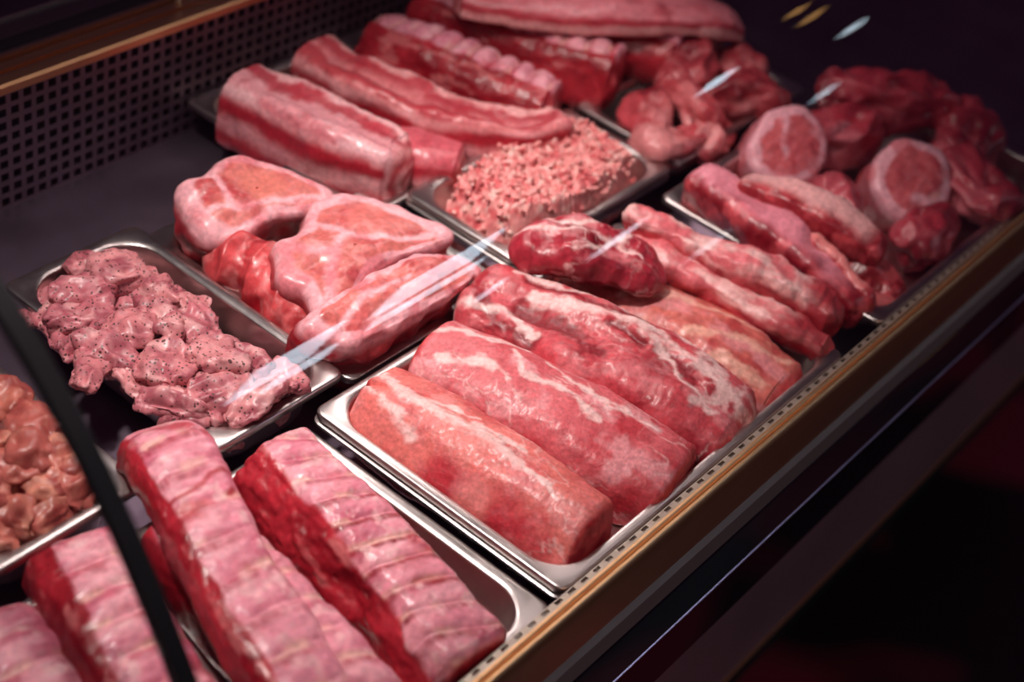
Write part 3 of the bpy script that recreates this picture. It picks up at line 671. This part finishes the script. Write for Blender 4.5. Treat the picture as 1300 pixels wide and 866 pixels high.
loft('rib_rack', [(-0.384, 0.322, ZR, 0.042, 0.062), (-0.410, 0.23, ZR, 0.046, 0.066), (-0.440, 0.13, ZR, 0.046, 0.066), (-0.458, 0.04, ZR, 0.044, 0.06)],
     col_rib(0.036, lo0=-0.6, slant=0.1, bl=0.5, pale=lin(210, 112, 136)), 'rack of pork ribs at the tray end away from the loins', 'ribs', nu=160, nv=90, p=2.8,
     disp=dis_rib(0.036, 0.0022, 0.1), mat=M['rib'], seed=83)

# ================================================================== PORK LEG TRAY
ZL = -0.0675
o1 = [(0.089, 0.612), (0.105, 0.648), (0.135, 0.642), (0.168, 0.650), (0.200, 0.640), (0.222, 0.598), (0.243, 0.548), (0.236, 0.520), (0.205, 0.528), (0.170, 0.548), (0.142, 0.550), (0.104, 0.554), (0.084, 0.576)]
puck('pork_leg_cut', o1, 0.046, 0.10, col_steak([([(0.10, 0.60), (0.13, 0.585), (0.15, 0.625)], 0.006), ([(0.13, 0.585), (0.17, 0.57), (0.235, 0.535)], 0.006)], rim=0.009,
     patches=[(0.185, 0.595, 0.03, lin(218, 124, 112), 0.8), (0.128, 0.57, 0.014, lin(212, 120, 116), 0.7)]),
     'thick bone-in pork leg cut with fat-rimmed face, nearest the perforated panel', dome=0.006, disp=dis_soft(0.006, 20, 0.002, 60, extra=lambda g: 0.016 * (fbm(g.Q, 26, 3, 77)) * sst(1.0, 1.25, g.rho)), mat=M['wet'], seed=91, center=(0.172, 0.592), normal=(-0.10, -0.22, 0.95))
o2 = [(0.090, 0.470), (0.118, 0.505), (0.150, 0.500), (0.195, 0.528), (0.235, 0.515), (0.272, 0.470), (0.296, 0.412), (0.283, 0.392), (0.235, 0.400), (0.190, 0.412), (0.150, 0.405), (0.100, 0.388), (0.078, 0.400), (0.092, 0.432)]
puck('pork_leg_cut', o2, 0.048, 0.10, col_steak([([(0.12, 0.49), (0.15, 0.455), (0.12, 0.42), (0.09, 0.405)], 0.009), ([(0.17, 0.50), (0.18, 0.46), (0.215, 0.43), (0.28, 0.405)], 0.006), ([(0.15, 0.455), (0.18, 0.46)], 0.007)], rim=0.008,
     patches=[(0.225, 0.465, 0.03, lin(216, 116, 112), 0.7)]),
     'pork leg cut with a folded fat edge, between the two other leg cuts', dome=0.008, disp=dis_soft(0.007, 20, 0.0025, 55, extra=lambda g: 0.016 * (fbm(g.Q, 26, 3, 77)) * sst(1.0, 1.25, g.rho)), mat=M['wet'], seed=97, normal=(-0.08, -0.15, 0.97))
o3 = [(0.052, 0.398), (0.085, 0.408), (0.130, 0.410), (0.180, 0.408), (0.235, 0.398), (0.272, 0.378), (0.292, 0.352), (0.270, 0.338), (0.210, 0.336), (0.150, 0.338), (0.095, 0.345), (0.064, 0.362)]
puck('pork_leg_cut', o3, 0.036, 0.09, col_steak([([(0.07, 0.37), (0.13, 0.385), (0.2, 0.38)], 0.005), ([(0.08, 0.352), (0.14, 0.36), (0.18, 0.345)], 0.005)], rim=0.007, base=lin(218, 118, 112),
     patches=[(0.105, 0.365, 0.018, lin(206, 96, 96), 0.8)]),
     'long pork leg cut with ragged red side, nearest the boneless loin tray', dome=0.008, disp=dis_soft(0.007, 22, 0.004, 55, extra=lambda g: 0.016 * (fbm(g.Q, 26, 3, 77)) * sst(1.0, 1.25, g.rho)), mat=M['wet'], seed=103, normal=(-0.02, -0.25, 0.95), under=0.9)
loft('pork_hock', [(0.106, 0.575, -0.055, 0.028, 0.075), (0.118, 0.520, -0.058, 0.040, 0.088), (0.118, 0.455, -0.06, 0.042, 0.086), (0.108, 0.400, -0.06, 0.034, 0.070)],
     col_blob(lin(206, 74, 78), lin(150, 16, 28), lin(228, 138, 138), 1.0, 26), 'red knobbly pork hock tucked under the leg cuts beside the chicken tray', nu=110, nv=90, p=2.6, disp=dis_soft(0.012, 20, 0.004, 45, extra=lambda g: 0.016 * (0.22 - np.abs(fbm(g.Q * np.array([1, .6, .6]), 22, 2, 5)))), mat=M['wet'], seed=109, caps=((0.02, 2), (0.02, 2)))

# ================================================================== BELLY AND REAR RIB TRAYS
BL = [(0, lin(198, 96, 104)), (0.22, lin(176, 40, 54)), (0.5, lin(226, 146, 152)), (0.66, lin(176, 36, 52)), (0.85, lin(230, 160, 164))]
cup = lambda k: (lambda g: -k * sst(0.75, 0.2, np.abs(g.s)) * (g.t > 0) * sst(0.2, 0.0, g.cap) * sst(0.02, 0.2, g.u))
loft('pork_belly', [(0.338, 0.788, -0.05, 0.048, 0.10), (0.346, 0.71, -0.055, 0.050, 0.112), (0.362, 0.63, -0.055, 0.052, 0.112), (0.382, 0.566, -0.05, 0.044, 0.10)],
     col_belly(BL, strips=[(-0.6, -0.05, lin(226, 150, 158), 0.9), (0.0, 0.45, lin(178, 44, 60), 0.85), (0.5, 1.0, lin(236, 176, 178), 0.9)]),
     'folded slab of pork belly with curled end, nearest the bare deck', nu=160, nv=110, p=3.2, caps=((0.012, 4), (0.022, 3)), disp=dis_soft(0.006, 18, 0.002, 60, extra=cup(0.012)), mat=M['wet'], seed=113)
loft('pork_belly', [(0.470, 0.790, -0.05, 0.046, 0.10), (0.474, 0.70, -0.05, 0.044, 0.10), (0.500, 0.60, -0.045, 0.040, 0.09), (0.555, 0.525, -0.02, 0.036, 0.06), (0.612, 0.497, 0.002, 0.028, 0.035)],
     col_belly(BL, top=lin(224, 132, 136), topm=lin(176, 44, 58), strips=[(-0.75, -0.3, lin(182, 46, 60), 0.8), (0.05, 0.5, lin(176, 40, 56), 0.8), (0.5, 0.9, lin(232, 164, 164), 0.8)]),
     'long pork belly whose thin end droops towards the minced meat tray', nu=150, nv=90, p=4.0, skew=-0.12, disp=dis_soft(0.010, 16, 0.003, 50, extra=cup(0.008)), mat=M['wet'], seed=119)
loft('pork_belly', [(0.420, 0.600, -0.05, 0.036, 0.075), (0.438, 0.560, -0.05, 0.040, 0.080), (0.456, 0.528, -0.045, 0.036, 0.070)],
     col_belly(BL, top=lin(206, 92, 104)), 'short belly offcut wedged between the two pork bellies', nu=70, nv=70, p=2.6, disp=dis_soft(0.006, 25, 0.002, 70), mat=M['wet'], seed=127)
loft('rib_rack', [(0.598, 0.800, -0.05, 0.050, 0.09), (0.606, 0.71, -0.05, 0.052, 0.10), (0.626, 0.61, -0.045, 0.050, 0.095), (0.650, 0.535, -0.03, 0.046, 0.075)],
     col_rib(0.030, lo0=-0.35, bl=0.75, meat=lin(172, 36, 54)), 'rear rack of ribs beside the drooping pork belly', 'ribs', nu=140, nv=90, p=2.8, disp=dis_rib(0.030, 0.004, lo0=-0.35), mat=M['rib'], seed=131)
loft('rib_rack', [(0.702, 0.810, -0.05, 0.046, 0.09), (0.716, 0.71, -0.045, 0.048, 0.10), (0.740, 0.61, -0.035, 0.048, 0.095), (0.770, 0.520, -0.02, 0.044, 0.085)],
     col_rib(0.032, lo0=-0.45, bl=0.75, meat=lin(172, 36, 54)), 'rear rack of ribs under the edge of the topmost belly slab', 'ribs', nu=140, nv=90, p=2.8, disp=dis_rib(0.032, 0.004, lo0=-0.45), mat=M['rib'], seed=137)
loft('rib_rack', [(0.820, 0.780, -0.05, 0.046, 0.09), (0.836, 0.69, -0.045, 0.050, 0.10), (0.862, 0.58, -0.03, 0.050, 0.090), (0.890, 0.500, -0.01, 0.044, 0.07)],
     col_rib(0.034, lo0=-0.5, bl=0.6), 'rear rack of ribs lying beneath the topmost belly slab', 'ribs', nu=120, nv=80, p=2.8, disp=dis_rib(0.034, 0.0035, lo0=-0.5), mat=M['rib'], seed=139)
loft('pork_belly', [(0.690, 0.735, 0.058, 0.056, 0.040), (0.760, 0.650, 0.060, 0.064, 0.046), (0.850, 0.580, 0.058, 0.064, 0.046), (0.960, 0.520, 0.045, 0.056, 0.042), (1.020, 0.495, 0.02, 0.04, 0.038)],
     col_belly([(0, lin(190, 70, 84)), (0.3, lin(236, 178, 176)), (0.62, lin(188, 60, 74)), (0.8, lin(226, 140, 148))], top=lin(222, 128, 138), topm=lin(180, 54, 68)),
     'pork belly slab with pale rind lying topmost across the rear racks', nu=150, nv=90, p=3.0, disp=dis_soft(0.006, 18, 0.002, 60), mat=M['wet'], seed=149)
loft('pork_belly', [(0.950, 0.600, -0.05, 0.05, 0.085), (0.985, 0.550, -0.04, 0.05, 0.085), (1.01, 0.505, -0.02, 0.040, 0.06)],
     col_belly(BL, top=lin(200, 84, 100), topm=lin(170, 40, 56)), 'red belly end beyond the rear racks, beside the dark stewing cuts', nu=70, nv=60, p=2.6, disp=dis_soft(0.007, 20, 0.002, 60), mat=M['wet'], seed=151)

# ================================================================== MINCE
def mince():
    nx, ny = 230, 130; cx, cy = 0.5215, 0.440; hx, hy = 0.149, 0.0745; zb = -0.053
    U, V = np.meshgrid(np.linspace(-1, 1, nx), np.linspace(-1, 1, ny), indexing='ij')
    U, V = U.ravel(), V.ravel(); X = cx + U * hx; Y = cy + V * hy
    r = (np.abs(U) ** 3.2 + np.abs(V) ** 3.2) ** (1 / 3.2)
    Q = np.stack([X, Y, 0 * X], 1)
    top = 0.022 + 0.014 * fbm(Q, 14, 2, 5) + 0.020 * (0.25 - np.abs(fbm(Q, 46, 2, 6))) + 0.010 * (0.25 - np.abs(fbm(Q, 110, 2, 8)))
    edge = np.clip(1 - r, 0, 1); z = -0.045 + (top + 0.045) * sst(0, 0.22, edge) ** 0.6
    z = np.where(r >= 1, -0.052, z)
    k = np.where(r > 1, 1 / r, 1); X = cx + U * k * hx; Y = cy + V * k * hy
    P = [np.stack([X, Y, z], 1)]; idx = np.arange(nx * ny).reshape(nx, ny)
    F = [np.stack([idx[:-1, :-1], idx[1:, :-1], idx[1:, 1:], idx[:-1, 1:]], -1).reshape(-1, 4)]
    base = nx * ny; m_ = 8; ns = 7
    for k in range(900):                                      # short ground-meat strands lying on the heap
        i = rnd.randrange(nx * ny)
        if r[i] > 0.95: continue
        a = rnd.uniform(0, 6.28); ln = rnd.uniform(0.006, 0.014); rad = rnd.uniform(0.0022, 0.0042); bend = rnd.uniform(-1.6, 1.6)
        p = np.array([X[i], Y[i], z[i] - 0.0008]); ring = []
        for j in range(ns):
            t = j / (ns - 1); aa = a + bend * (t - .5); dirv = np.array([math.cos(aa), math.sin(aa), 0.0])
            if j: p = p + dirv * ln / ns
            p[2] = p[2] + 0.0012 * math.sin(3.14 * t) - 0.0004
            rr = rad * (math.sin(3.14 * (0.12 + 0.76 * t)) ** 0.5); sd = np.array([-dirv[1], dirv[0], 0])
            for q in range(m_):
                b_ = q / m_ * 6.283; ring.append(p + sd * rr * math.cos(b_) + np.array([0, 0, rr * math.sin(b_)]))
        P.append(np.array(ring)); id2 = base + np.arange(ns * m_).reshape(ns, m_)
        F.append(np.stack([id2[:-1], np.roll(id2[:-1], -1, 1), np.roll(id2[1:], -1, 1), id2[1:]], -1).reshape(-1, 4)); base += ns * m_
    P = np.vstack(P); F = np.vstack(F)
    c = mixc(lin(216, 100, 104), lin(236, 154, 152), sst(-0.45, 0.15, fbm(P, 95, 3, 3))); c = mixc(c, lin(246, 198, 190), sst(0.12, 0.45, fbm(P, 130, 3, 9)))
    c = mixc(c, lin(176, 44, 58), 0.6 * sst(0.25, 0.5, fbm(P, 45, 3, 12)))
    o = mesh_obj('minced_meat', P, F, M['mince'], None, (cx, cy, zb), True, c)
    tag(o, 'heap of coarse pale pink minced meat in its steel tray', 'minced meat', kind='stuff')
mince()

# ================================================================== CHICKEN PIECES
def chunk(name, c, ln, wd, ht, rot, colf, label, cat, group, mat, seed, pitch=0.0, bend=0.0, a1=0.0075, nu=34, nv=44, ds=1.0):
    """irregular folded piece of meat, long axis turned by rot in plan"""
    r = random.Random(seed); u = np.linspace(0, 1, nu); th = np.linspace(0, 2 * np.pi, nv, endpoint=False)
    ph = u * np.pi; rad = np.sin(ph) ** r.uniform(0.35, 0.6); rad[[0, -1]] = 0.03
    along = -np.cos(ph) * ln / 2 * np.ones(nu)
    ce, se = np.cos(th), np.sin(th); pw = 2 / r.uniform(2.0, 2.7)
    ce = np.sign(ce) * np.abs(ce) ** pw; se = np.sign(se) * np.abs(se) ** pw
    tap = 1 + r.uniform(-0.3, 0.3) * (u - .5) * 2
    tw = r.uniform(-0.5, 0.5) * (u - .5)
    y = rad[:, None] * wd / 2 * tap[:, None] * ce[None]; z = rad[:, None] * ht / 2 * se[None]
    y, z = y * np.cos(tw)[:, None] - z * np.sin(tw)[:, None], y * np.sin(tw)[:, None] + z * np.cos(tw)[:, None]
    x = along[:, None] * np.ones((1, nv)); y = y + bend * (x / ln) ** 2 * ln; z = z + pitch * x - 0.25 * abs(bend) * (x / ln) ** 2 * ln
    ca, sa = math.cos(rot), math.sin(rot)
    P = np.stack([c[0] + x * ca - y * sa, c[1] + x * sa + y * ca, c[2] + z], -1).reshape(-1, 3)
    g = G(); g.Q = np.stack([x, y, z], -1).reshape(-1, 3); g.u = np.repeat(u, nv); g.l = x.ravel()
    def dis(g):
        q = g.Q * ds + seed * 0.37
        fold = np.abs(fbm(q * np.array([0.55, 1, 1]), 40, 3, seed + 2))
        return a1 * 1.2 * fbm(q, 26, 3, seed) + a1 * 1.3 * (0.30 - fold * 1.9) + 0.0020 * fbm(q, 120, 3, seed + 4)
    return finish(name, P, nu, nv, g, dis, colf, mat, label, cat, group, seed)
# px positions in the photograph were turned into tray coordinates once: (x, y, z, length, width, height, turn)
CH = [(-0.0264, 0.6481, 0.002, 0.0317, 0.041, 0.0214, -0.96),
      (-0.0076, 0.6085, 0.006, 0.0595, 0.0639, 0.0333, -0.25),
      (-0.0613, 0.6091, 0.006, 0.069, 0.0383, 0.02, -0.18),
      (-0.0885, 0.6371, -0.006, 0.0356, 0.0287, 0.015, -0.38),
      (-0.1146, 0.61, -0.006, 0.0446, 0.0402, 0.021, -1.89),
      (-0.0849, 0.5732, 0.004, 0.0744, 0.0551, 0.0288, -0.34),
      (0.01, 0.583, 0.002, 0.0465, 0.0475, 0.0248, -1.65),
      (0.0026, 0.5503, -0.002, 0.0456, 0.0494, 0.0258, -1.45),
      (-0.0921, 0.5387, 0.01, 0.099, 0.0319, 0.0166, 0.07),
      (-0.0646, 0.5191, 0.01, 0.0549, 0.0527, 0.0275, -0.16),
      (-0.0438, 0.4927, 0.018, 0.0264, 0.0282, 0.0147, 0.05),
      (-0.1063, 0.5089, 0.01, 0.066, 0.0465, 0.0242, -1.21),
      (-0.1342, 0.4996, 0.01, 0.0678, 0.0358, 0.0187, -2.48),
      (-0.0259, 0.5346, 0.002, 0.043, 0.0357, 0.0186, -0.4),
      (-0.0062, 0.4897, 0.004, 0.0552, 0.0573, 0.0299, -1.45),
      (-0.071, 0.4579, 0.012, 0.0656, 0.0767, 0.034, -1.21),
      (-0.0358, 0.431, 0.016, 0.0551, 0.0646, 0.0337, -0.18),
      (-0.0084, 0.4121, 0.01, 0.0516, 0.0426, 0.0222, -1.55),
      (0.0037, 0.3783, 0.002, 0.0568, 0.0521, 0.0272, -1.65),
      (-0.1095, 0.4617, 0.002, 0.0594, 0.0346, 0.018, -1.43),
      (-0.1002, 0.4164, 0.008, 0.0705, 0.0466, 0.0243, -1.21),
      (-0.0539, 0.3987, 0.008, 0.0752, 0.05, 0.0261, -0.31),
      (-0.0415, 0.3614, 0.012, 0.0766, 0.0378, 0.0197, -0.01),
      (-0.0797, 0.3797, -0.002, 0.0352, 0.0353, 0.0184, -1.21),
      (-0.0969, 0.3997, -0.004, 0.0468, 0.0312, 0.0163, -1.09),
      (0.025, 0.524, -0.006, 0.0372, 0.0375, 0.0195, -1.65),
      (-0.1153, 0.5763, -0.004, 0.0506, 0.0253, 0.0132, -1.9)]
CHL = ['small cupped chicken flap at the panel end of the narrow tray', 'large domed chicken piece at the panel end, nearest the leg cuts', 'long folded chicken piece across the panel end of the narrow tray',
       'thin dark chicken strip by the rim corner farthest from the leg cuts', 'chunky chicken piece against the rim facing the marinated chicken', 'wide flat chicken piece between the long fold and the thin ridge',
       'chicken piece leaning down from the large domed one towards the leg cuts', 'plump chicken piece touching the rim below the leg cuts', 'thin long chicken ridge lying slantwise across the heap',
       'glossy chicken piece beside the thin slanting ridge', 'small chicken knob in the middle of the heap, topmost', 'crumpled chicken piece behind the pointed flap',
       'pointed chicken flap hanging over the rim towards the marinated chicken', 'narrow chicken strip between the glossy piece and the plump one', 'smooth chicken piece beside the rim of the leg tray, mid heap',
       'largest smooth chicken piece in the centre of the heap', 'round bulging chicken piece topmost near the front of the heap', 'torn chicken piece next to the round bulging one, by the leg tray',
       'wrinkled chicken piece at the front corner beside the leg tray', 'shredded low chicken piece along the rim above the ribs', 'broad shaggy chicken piece along the rim, behind the topmost rib rack',
       'chicken piece lying below the round bulging one', 'straight log-shaped chicken piece at the front rim', 'small dark chicken lump at the front rim beside the log-shaped one',
       'low chicken scrap at the front rim behind the topmost rib rack', 'small chicken scrap wedged against the leg tray rim', 'chicken scrap wedged low beside the thin slanting ridge']
cc = lambda k: col_blob([lin(200, 120, 126), lin(208, 134, 138), lin(192, 108, 118)][k % 3], lin(160, 80, 92), lin(226, 170, 170), 0.75, 55)
for k, (x, y, z, ln, wd, ht, rot) in enumerate(CH):
    chunk('chicken_piece', (x, y, z), ln, wd, ht, rot, cc(k), CHL[k], 'chicken', 'peppered chicken pieces in the narrow tray',
          M['chicken'], 200 + k * 5, rnd.uniform(-0.25, 0.25), rnd.uniform(-0.35, 0.35), nu=44, nv=56)
# hidden support pieces under the visible ones
for k in range(14):
    chunk('chicken_piece', (-0.062 + 0.060 * (k % 2) + rnd.uniform(-.008, .008), 0.392 + 0.037 * (k // 2), -0.026), 0.074, 0.058, 0.044, rnd.uniform(0, 3.1), cc(k), 'pepper-flecked chicken piece in the hidden lower layer of the narrow tray', 'chicken',
          'peppered chicken pieces in the narrow tray', M['chicken'], 400 + k * 3)
CP = [(-0.2286, 0.5107, 0.012, 0.0512, 0.0453, 0.04, -1.41),
      (-0.2328, 0.4642, 0.012, 0.0628, 0.0459, 0.04, -1.58),
      (-0.2369, 0.4189, 0.012, 0.0488, 0.0475, 0.04, -1.4),
      (-0.2752, 0.4316, 0.012, 0.0428, 0.0549, 0.04, -0.2),
      (-0.2695, 0.3999, 0.007, 0.0424, 0.0492, 0.04, -0.97),
      (-0.2457, 0.3857, 0.002, 0.0524, 0.0383, 0.04, -1.87),
      (-0.3055, 0.3921, 0.002, 0.0403, 0.0483, 0.04, -0.72),
      (-0.2798, 0.3759, -0.003, 0.0447, 0.0371, 0.04, -0.01),
      (-0.2748, 0.4721, 0.012, 0.0415, 0.0522, 0.04, -0.71),
      (-0.3109, 0.4294, 0.007, 0.0404, 0.0592, 0.04, -0.72),
      (-0.3374, 0.3886, -0.003, 0.0405, 0.0465, 0.04, -0.23),
      (-0.261, 0.4328, 0.022, 0.0344, 0.0411, 0.04, -0.71),
      (-0.2374, 0.4016, 0.01, 0.0279, 0.041, 0.04, -0.71)]
for k, (x, y, z, ln, wd, ht, rot) in enumerate(CP):
    chunk('chicken_piece', (x, y, z), ln, wd, ht, rot, col_blob([lin(196, 110, 96), lin(184, 96, 88)][k % 2], lin(150, 66, 62), lin(222, 156, 134), 0.7, 45), 'brown-orange marinated chicken piece in the tray behind the ribs', 'chicken',
          'marinated brown chicken pieces', M['chop'], 500 + k * 5, rnd.uniform(-0.2, 0.2), rnd.uniform(-0.3, 0.3))

# ================================================================== RIGHT FRONT TRAY: bones and hams
col_bone = lambda pale, red: (lambda g: mixc(mixc(red, lin(206, 78, 86), sst(-0.2, 0.4, fbm(g.Q, 60, 4, g.seed + 1))), pale,
                              np.clip(sst(0.25, 0.75, g.t + 0.35 * fbm(g.Q, 40, 3, g.seed)) * sst(-0.9, -0.2, g.s + 0.4 * fbm(g.Q, 30, 3, g.seed + 3)) * sst(1.0, 0.8, g.u), 0, 1)))
loft('meaty_bone', [(0.648, 0.290, -0.01, 0.030, 0.056), (0.642, 0.22, -0.012, 0.034, 0.062), (0.630, 0.13, -0.014, 0.030, 0.058), (0.622, 0.035, -0.03, 0.022, 0.046)], col_bone(lin(226, 136, 152), lin(140, 22, 36)),
     'long meaty bone with a pale flat top, leaning over the tray edge', 'meaty bone', 'meaty bones', nu=130, nv=80, p=4, skew=-0.2, disp=dis_soft(0.010, 18, 0.003, 55), mat=M['wet'], seed=161)
loft('meaty_bone', [(0.668, 0.240, 0.020, 0.022, 0.036), (0.684, 0.17, 0.022, 0.030, 0.042), (0.694, 0.11, 0.014, 0.030, 0.044), (0.700, 0.065, 0.004, 0.024, 0.040)], col_bone(lin(232, 168, 168), lin(150, 30, 42)),
     'stubby meaty bone with a mottled white top, resting on the other bones', 'meaty bone', 'meaty bones', nu=100, nv=70, p=4, skew=-0.1, disp=dis_soft(0.010, 20, 0.003, 55), mat=M['wet'], seed=167)
loft('meaty_bone', [(0.652, 0.125, 0.022, 0.010, 0.022), (0.640, 0.08, 0.008, 0.012, 0.026), (0.630, 0.03, -0.012, 0.014, 0.032)], col_bone(lin(224, 130, 128), lin(150, 28, 40)),
     'slim rib bone pointing at the front rail', 'meaty bone', 'meaty bones', nu=70, nv=44, p=2.2, disp=dis_soft(0.005, 35, 0.002, 90), mat=M['wet'], seed=173)
loft('meaty_bone', [(0.700, 0.110, -0.035, 0.030, 0.055), (0.706, 0.06, -0.04, 0.034, 0.056), (0.706, 0.022, -0.04, 0.026, 0.046)], col_bone(lin(206, 84, 90), lin(130, 16, 30)),
     'dark red bone end under the stubby bone', 'meaty bone', 'meaty bones', nu=70, nv=56, p=2.3, disp=dis_soft(0.008, 28, 0.003, 75), mat=M['wet'], seed=179)
loft('meaty_bone', [(0.640, 0.070, -0.035, 0.024, 0.03), (0.664, 0.036, -0.035, 0.020, 0.03), (0.690, 0.012, -0.032, 0.010, 0.02)], col_bone(lin(216, 110, 112), lin(150, 24, 38)),
     'thin pointed bone scrap lying on the tray floor by the front rail', 'meaty bone', 'meaty bones', nu=60, nv=44, p=2.2, disp=dis_soft(0.005, 35, 0.002, 90), mat=M['wet'], seed=181)
def circ(cx, cy, rx, ry, n=14, seed=0, wob=0.06):
    r = random.Random(seed); return [(cx + rx * math.cos(t) * (1 + r.uniform(-wob, wob)), cy + ry * math.sin(t) * (1 + r.uniform(-wob, wob))) for t in [i / n * 6.283 for i in range(n)]]
ham = lambda lines, **k: col_steak(lines, rim=0.006, base=lin(206, 94, 100), deep=lin(166, 44, 58), fat0=lin(232, 166, 178), side=lin(190, 100, 110), **k)
puck('ham_cut', circ(0.820, 0.262, 0.064, 0.054, seed=1), 0.030, 0.075, ham([([(0.80, 0.26), (0.85, 0.30)], 0.006), ([(0.86, 0.25), (0.87, 0.22)], 0.010)]), 'round pink ham cut with a pale rind, beside the long meaty bone', 'ham', dome=0.006,
     disp=dis_soft(0.004, 20, 0.0015, 60), mat=M['wet'], seed=191, normal=(-0.35, -0.45, 0.75), nt=120, nrad=40, under=0.95)
puck('ham_cut', circ(0.902, 0.115, 0.060, 0.056, seed=2), 0.022, 0.07, ham([([(0.88, 0.10), (0.90, 0.06)], 0.008)], patches=[(0.90, 0.07, 0.018, lin(226, 160, 160), 0.8)]), 'round ham cut with a dark bone end, in the shaded part of the tray', 'ham', dome=0.006,
     disp=dis_soft(0.005, 20, 0.002, 60), mat=M['wet'], seed=193, normal=(-0.35, -0.40, 0.75), nt=120, nrad=40, under=0.95)
DK = [((0.790, 0.170, -0.004), 0.12, 0.07, 0.07, 0.9, 'red shank piece between the two round ham cuts'), ((0.850, 0.060, -0.010), 0.13, 0.07, 0.07, 0.2, 'dark red cut lying before the shaded ham by the front rail'),
      ((0.980, 0.055, 0.004), 0.12, 0.09, 0.08, 1.2, 'mottled dark cut with a white fat patch beyond the shaded ham'), ((0.930, 0.245, 0.010), 0.13, 0.08, 0.08, -0.4, 'dark red cut behind the shaded ham, below the shank'),
      ((1.040, 0.240, 0.030), 0.20, 0.10, 0.09, -0.75, 'long dark shank lying across the far end of the tray'), ((1.075, 0.120, 0.010), 0.14, 0.09, 0.09, 0.4, 'dark rounded cut at the far end of the tray by the front rail')]
for k, (c, ln, wd, ht, rot, lb) in enumerate(DK):
    chunk('beef_cut', c, ln, wd, ht, rot, col_blob(lin(176, 52, 68), lin(116, 18, 34), lin(206, 112, 122), 0.8, 13), lb, 'meat', 'dark cuts', M['wet'], 600 + 7 * k, a1=0.013, nu=70, nv=70, ds=0.5)
# dark stewing cuts in the tray beside the mince
SK = [((0.745, 0.440, 0.006), 0.12, 0.07, 0.06, 0.6, 'pinkish stewing cut touching the rim beside the minced meat'), ((0.735, 0.385, -0.004), 0.10, 0.06, 0.06, -0.3, 'red stewing cut in the tray corner by the long meaty bone'),
      ((0.820, 0.420, 0.014), 0.12, 0.07, 0.06, 1.1, 'stewing cut with a broad white fat cap, in the middle of its tray'), ((0.880, 0.465, 0.016), 0.12, 0.06, 0.06, 0.3, 'long stewing cut by the rear rim of its tray'),
      ((0.900, 0.385, 0.014), 0.13, 0.07, 0.065, -0.5, 'brownish stewing cut with torn fibres behind the round ham'), ((0.965, 0.430, 0.010), 0.09, 0.07, 0.06, 0.9, 'small stewing cut at the far end of its tray'),
      ((0.800, 0.370, -0.010), 0.10, 0.06, 0.05, 0.2, 'low stewing cut just behind the round pink ham')]
for k, (c, ln, wd, ht, rot, lb) in enumerate(SK):
    chunk('stewing_cut', c, ln, wd, ht, rot, col_blob(lin(186, 70, 78), lin(122, 22, 36), lin(222, 140, 142), 0.9, 15), lb, 'meat', 'stewing cuts', M['wet'], 700 + 7 * k, a1=0.012, nu=60, nv=60, ds=0.55)
